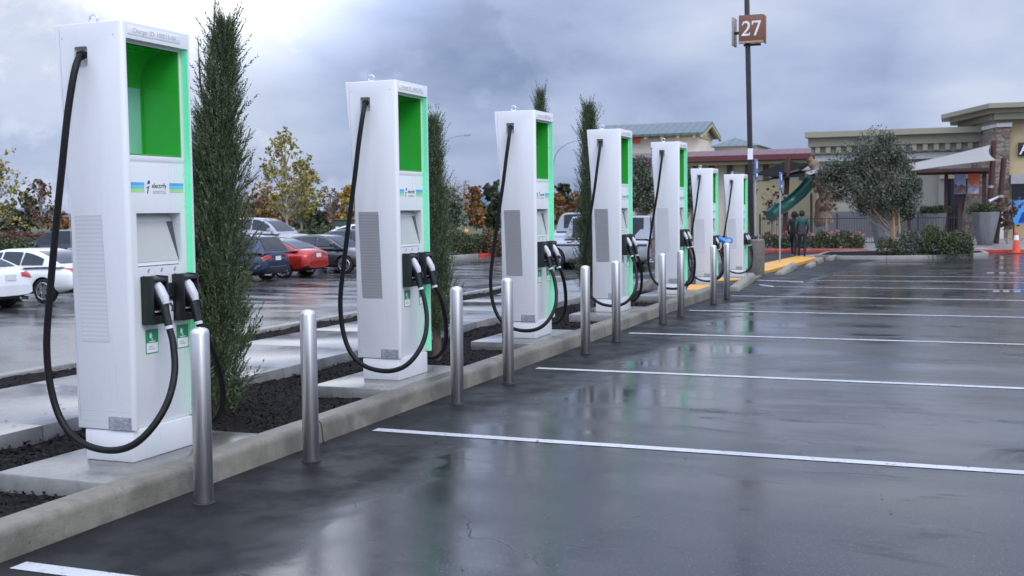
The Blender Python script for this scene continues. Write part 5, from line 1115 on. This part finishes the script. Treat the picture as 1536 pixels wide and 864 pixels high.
yb = by_dist(699, 57); yl = thing('yellow_marker', 'small yellow marker on top of the clipped green hedge', 'marker', yb); zt = h_at(699, 346, yb.y); MB().tube([(0, 0, -.1), (0, 0, zt-.1)], .03, 6).build('post', GALV, yl); MB().lathe([(0, zt-.12), (.12, zt-.1), (.10, zt+.05), (0, zt+.07)], 10).build('cap', YEL, yl)

# fallen leaves and grit
LFM = leaf_mat('fallen_leaf', [(.05, .03, .015), (.12, .07, .03), (.20, .13, .05)], .5)
n = 150; P = np.stack([RNG.uniform(-3.6, 4, n), RNG.uniform(3.6, 16, n), np.full(n, .010)], -1); V = leaves(P, RNG.uniform(.008, .022, n)); V[:, 2] = .007+np.abs(V[:, 2]-.01)*.35
tag(fast_mesh('fallen_leaves', V, quads(V), [LFM]), kind='stuff')
n = 60; P = np.stack([RNG.uniform(-7.5, -6.0, n), 5.5+RNG.exponential(1.6, n), np.full(n, .153)], -1); V = leaves(P, RNG.uniform(.008, .022, n)); V[:, 2] = .153+np.abs(V[:, 2]-.153)*.4
tag(fast_mesh('fallen_leaves', V, quads(V), [LFM]), kind='stuff')

# ------------------------------------------------------------------ two people walking away
SKIN = mat('skin', (.42, .26, .19), .6); HAIR = mat('dark_hair', (.015, .012, .01), .6); TROU = mat('dark_trousers', (.014, .016, .022), .8); JACB = mat('black_jacket', (.012, .012, .013), .75); JACT = mat('teal_jacket', (.012, .065, .06), .7, var=.3, scale=8); JACP = mat('plaid_jacket', (.05, .05, .06), .8, var=.7, scale=14); SHOE = mat('white_shoe', (.55, .54, .52), .6); SHOED = mat('dark_shoe', (.03, .03, .03), .6)
def person(label, loc, rz, H, stride, mats, hood, arms):
    t = thing('person', label, 'person', loc, rz, 'people walking towards the shops'); k = H/1.75
    V = []; Rr = []; E_ = []
    def v(p, r): V.append(Vector(p)*k); Rr.append(r*k); return len(V)-1
    def chain(a, pts):
        for p, r in pts: b = v(p, r); E_.append((a, b)); a = b
        return a
    pel = v((0, 0, .95), .135)
    sp = chain(pel, [((0, .02, 1.12), .155), ((0, .03, 1.30), .175), ((0, .03, 1.42), .145)]); nk = chain(sp, [((0, .03, 1.50), .055), ((0, .05, 1.58), .075), ((0, .06, 1.66), .095), ((0, .055, 1.72), .07)])
    for s_, f in ((-1, stride), (1, -stride)):
        chain(pel, [((s_*.10, 0, .88), .105), ((s_*.11, f*.55+.03, .50), .078), ((s_*.10, f*1.0-.03, .10), .052), ((s_*.10, f*1.0+.0, .045), .045), ((s_*.105, f*1.0+.15, .035), .035)])
        h = chain(sp, [((s_*.17, .02, 1.40), .085), ((s_*.235, -f*.2-.02, 1.15), .062), ((s_*.20, -f*.45+(.12 if arms else .05), .93), .040), ((s_*.20, -f*.5+(.16 if arms else .08), .86), .036)])
        for q, (dx, dl) in enumerate(((-.025, .07), (-.008, .085), (.008, .08), (.024, .065))): chain(h, [((s_*.20+dx*.3, -f*.5+.09+(.08 if arms else 0)+dx, .82), .011), ((s_*.19, -f*.5+.10+(.08 if arms else 0)+dx, .86-dl-.02), .009)])
        chain(h, [((s_*.17, -f*.5+.12+(.08 if arms else 0), .83), .012), ((s_*.165, -f*.5+.135+(.08 if arms else 0), .80), .01)])
    me = bpy.data.meshes.new('body'); me.from_pydata(V, E_, []); o = link('body', me, t)
    m = o.modifiers.new('skin', 'SKIN'); m.use_smooth_shade = True
    for i, d in enumerate(me.skin_vertices[0].data): d.radius = (Rr[i], Rr[i]*.85); d.use_root = (i == 0)
    o.modifiers.new('sub', 'SUBSURF').levels = 1; dg = bpy.context.evaluated_depsgraph_get(); dg.update(); nm = bpy.data.meshes.new_from_object(o.evaluated_get(dg)); o.modifiers.clear(); o.data = nm
    nm.materials.clear()
    for q in mats: nm.materials.append(q)
    for p in nm.polygons:
        z = p.center.z/k; x = abs(p.center.x)/k; p.use_smooth = True
        p.material_index = 4 if z < .075 else 3 if (z < .90 and x < .165) else 0 if (z > 1.5 or (z < .885 and x >= .165)) else 1 if z > 1.22 else 2
    hd = MB(); c = Vector((0, .055, 1.665))*k; vs = []
    for i in range(9):
        for j in range(16):
            a = math.pi*(i/8*.72); b_ = 2*math.pi*j/16; r_ = (.112 if not hood else .128)*k; vs.append((c.x+r_*math.sin(a)*math.cos(b_)*.92, c.y+r_*math.sin(a)*math.sin(b_)-.015*k, c.z+r_*math.cos(a)*1.05-(.05*k*max(0, i-5)/3)))
    hd.add(vs, [(i*16+j, i*16+(j+1) % 16, (i+1)*16+(j+1) % 16, (i+1)*16+j) for i in range(8) for j in range(16)], 0, True).build('hood' if hood else 'hair', JACB if hood else HAIR, t)
    MB().tube([((-.15)*k, .02*k, .97*k), (-.155*k, .02*k, .90*k)], .001, 3).build('hem', JACB, t)
    for s_ in (-1, 1): MB().tube([(s_*.10*k, .13*k, 1.38*k), (s_*.09*k, .16*k, 1.1*k)], .012*k, 5).build('strap', JACB, t)
    return t
pp1 = by_dist(1191, 47.0); pp2 = by_dist(1203, 46.3)
person('person in a black hooded top and dark trousers with white soles, walking', pp1, R(-5), h_at(1191, 318, pp1.y), .24, [SKIN, JACB, JACB, TROU, SHOE], True, True)
person('person in a teal and dark checked jacket and dark trousers, walking', pp2, R(8), h_at(1203, 316, pp2.y), .13, [SKIN, JACT, JACP, TROU, SHOED], False, True)
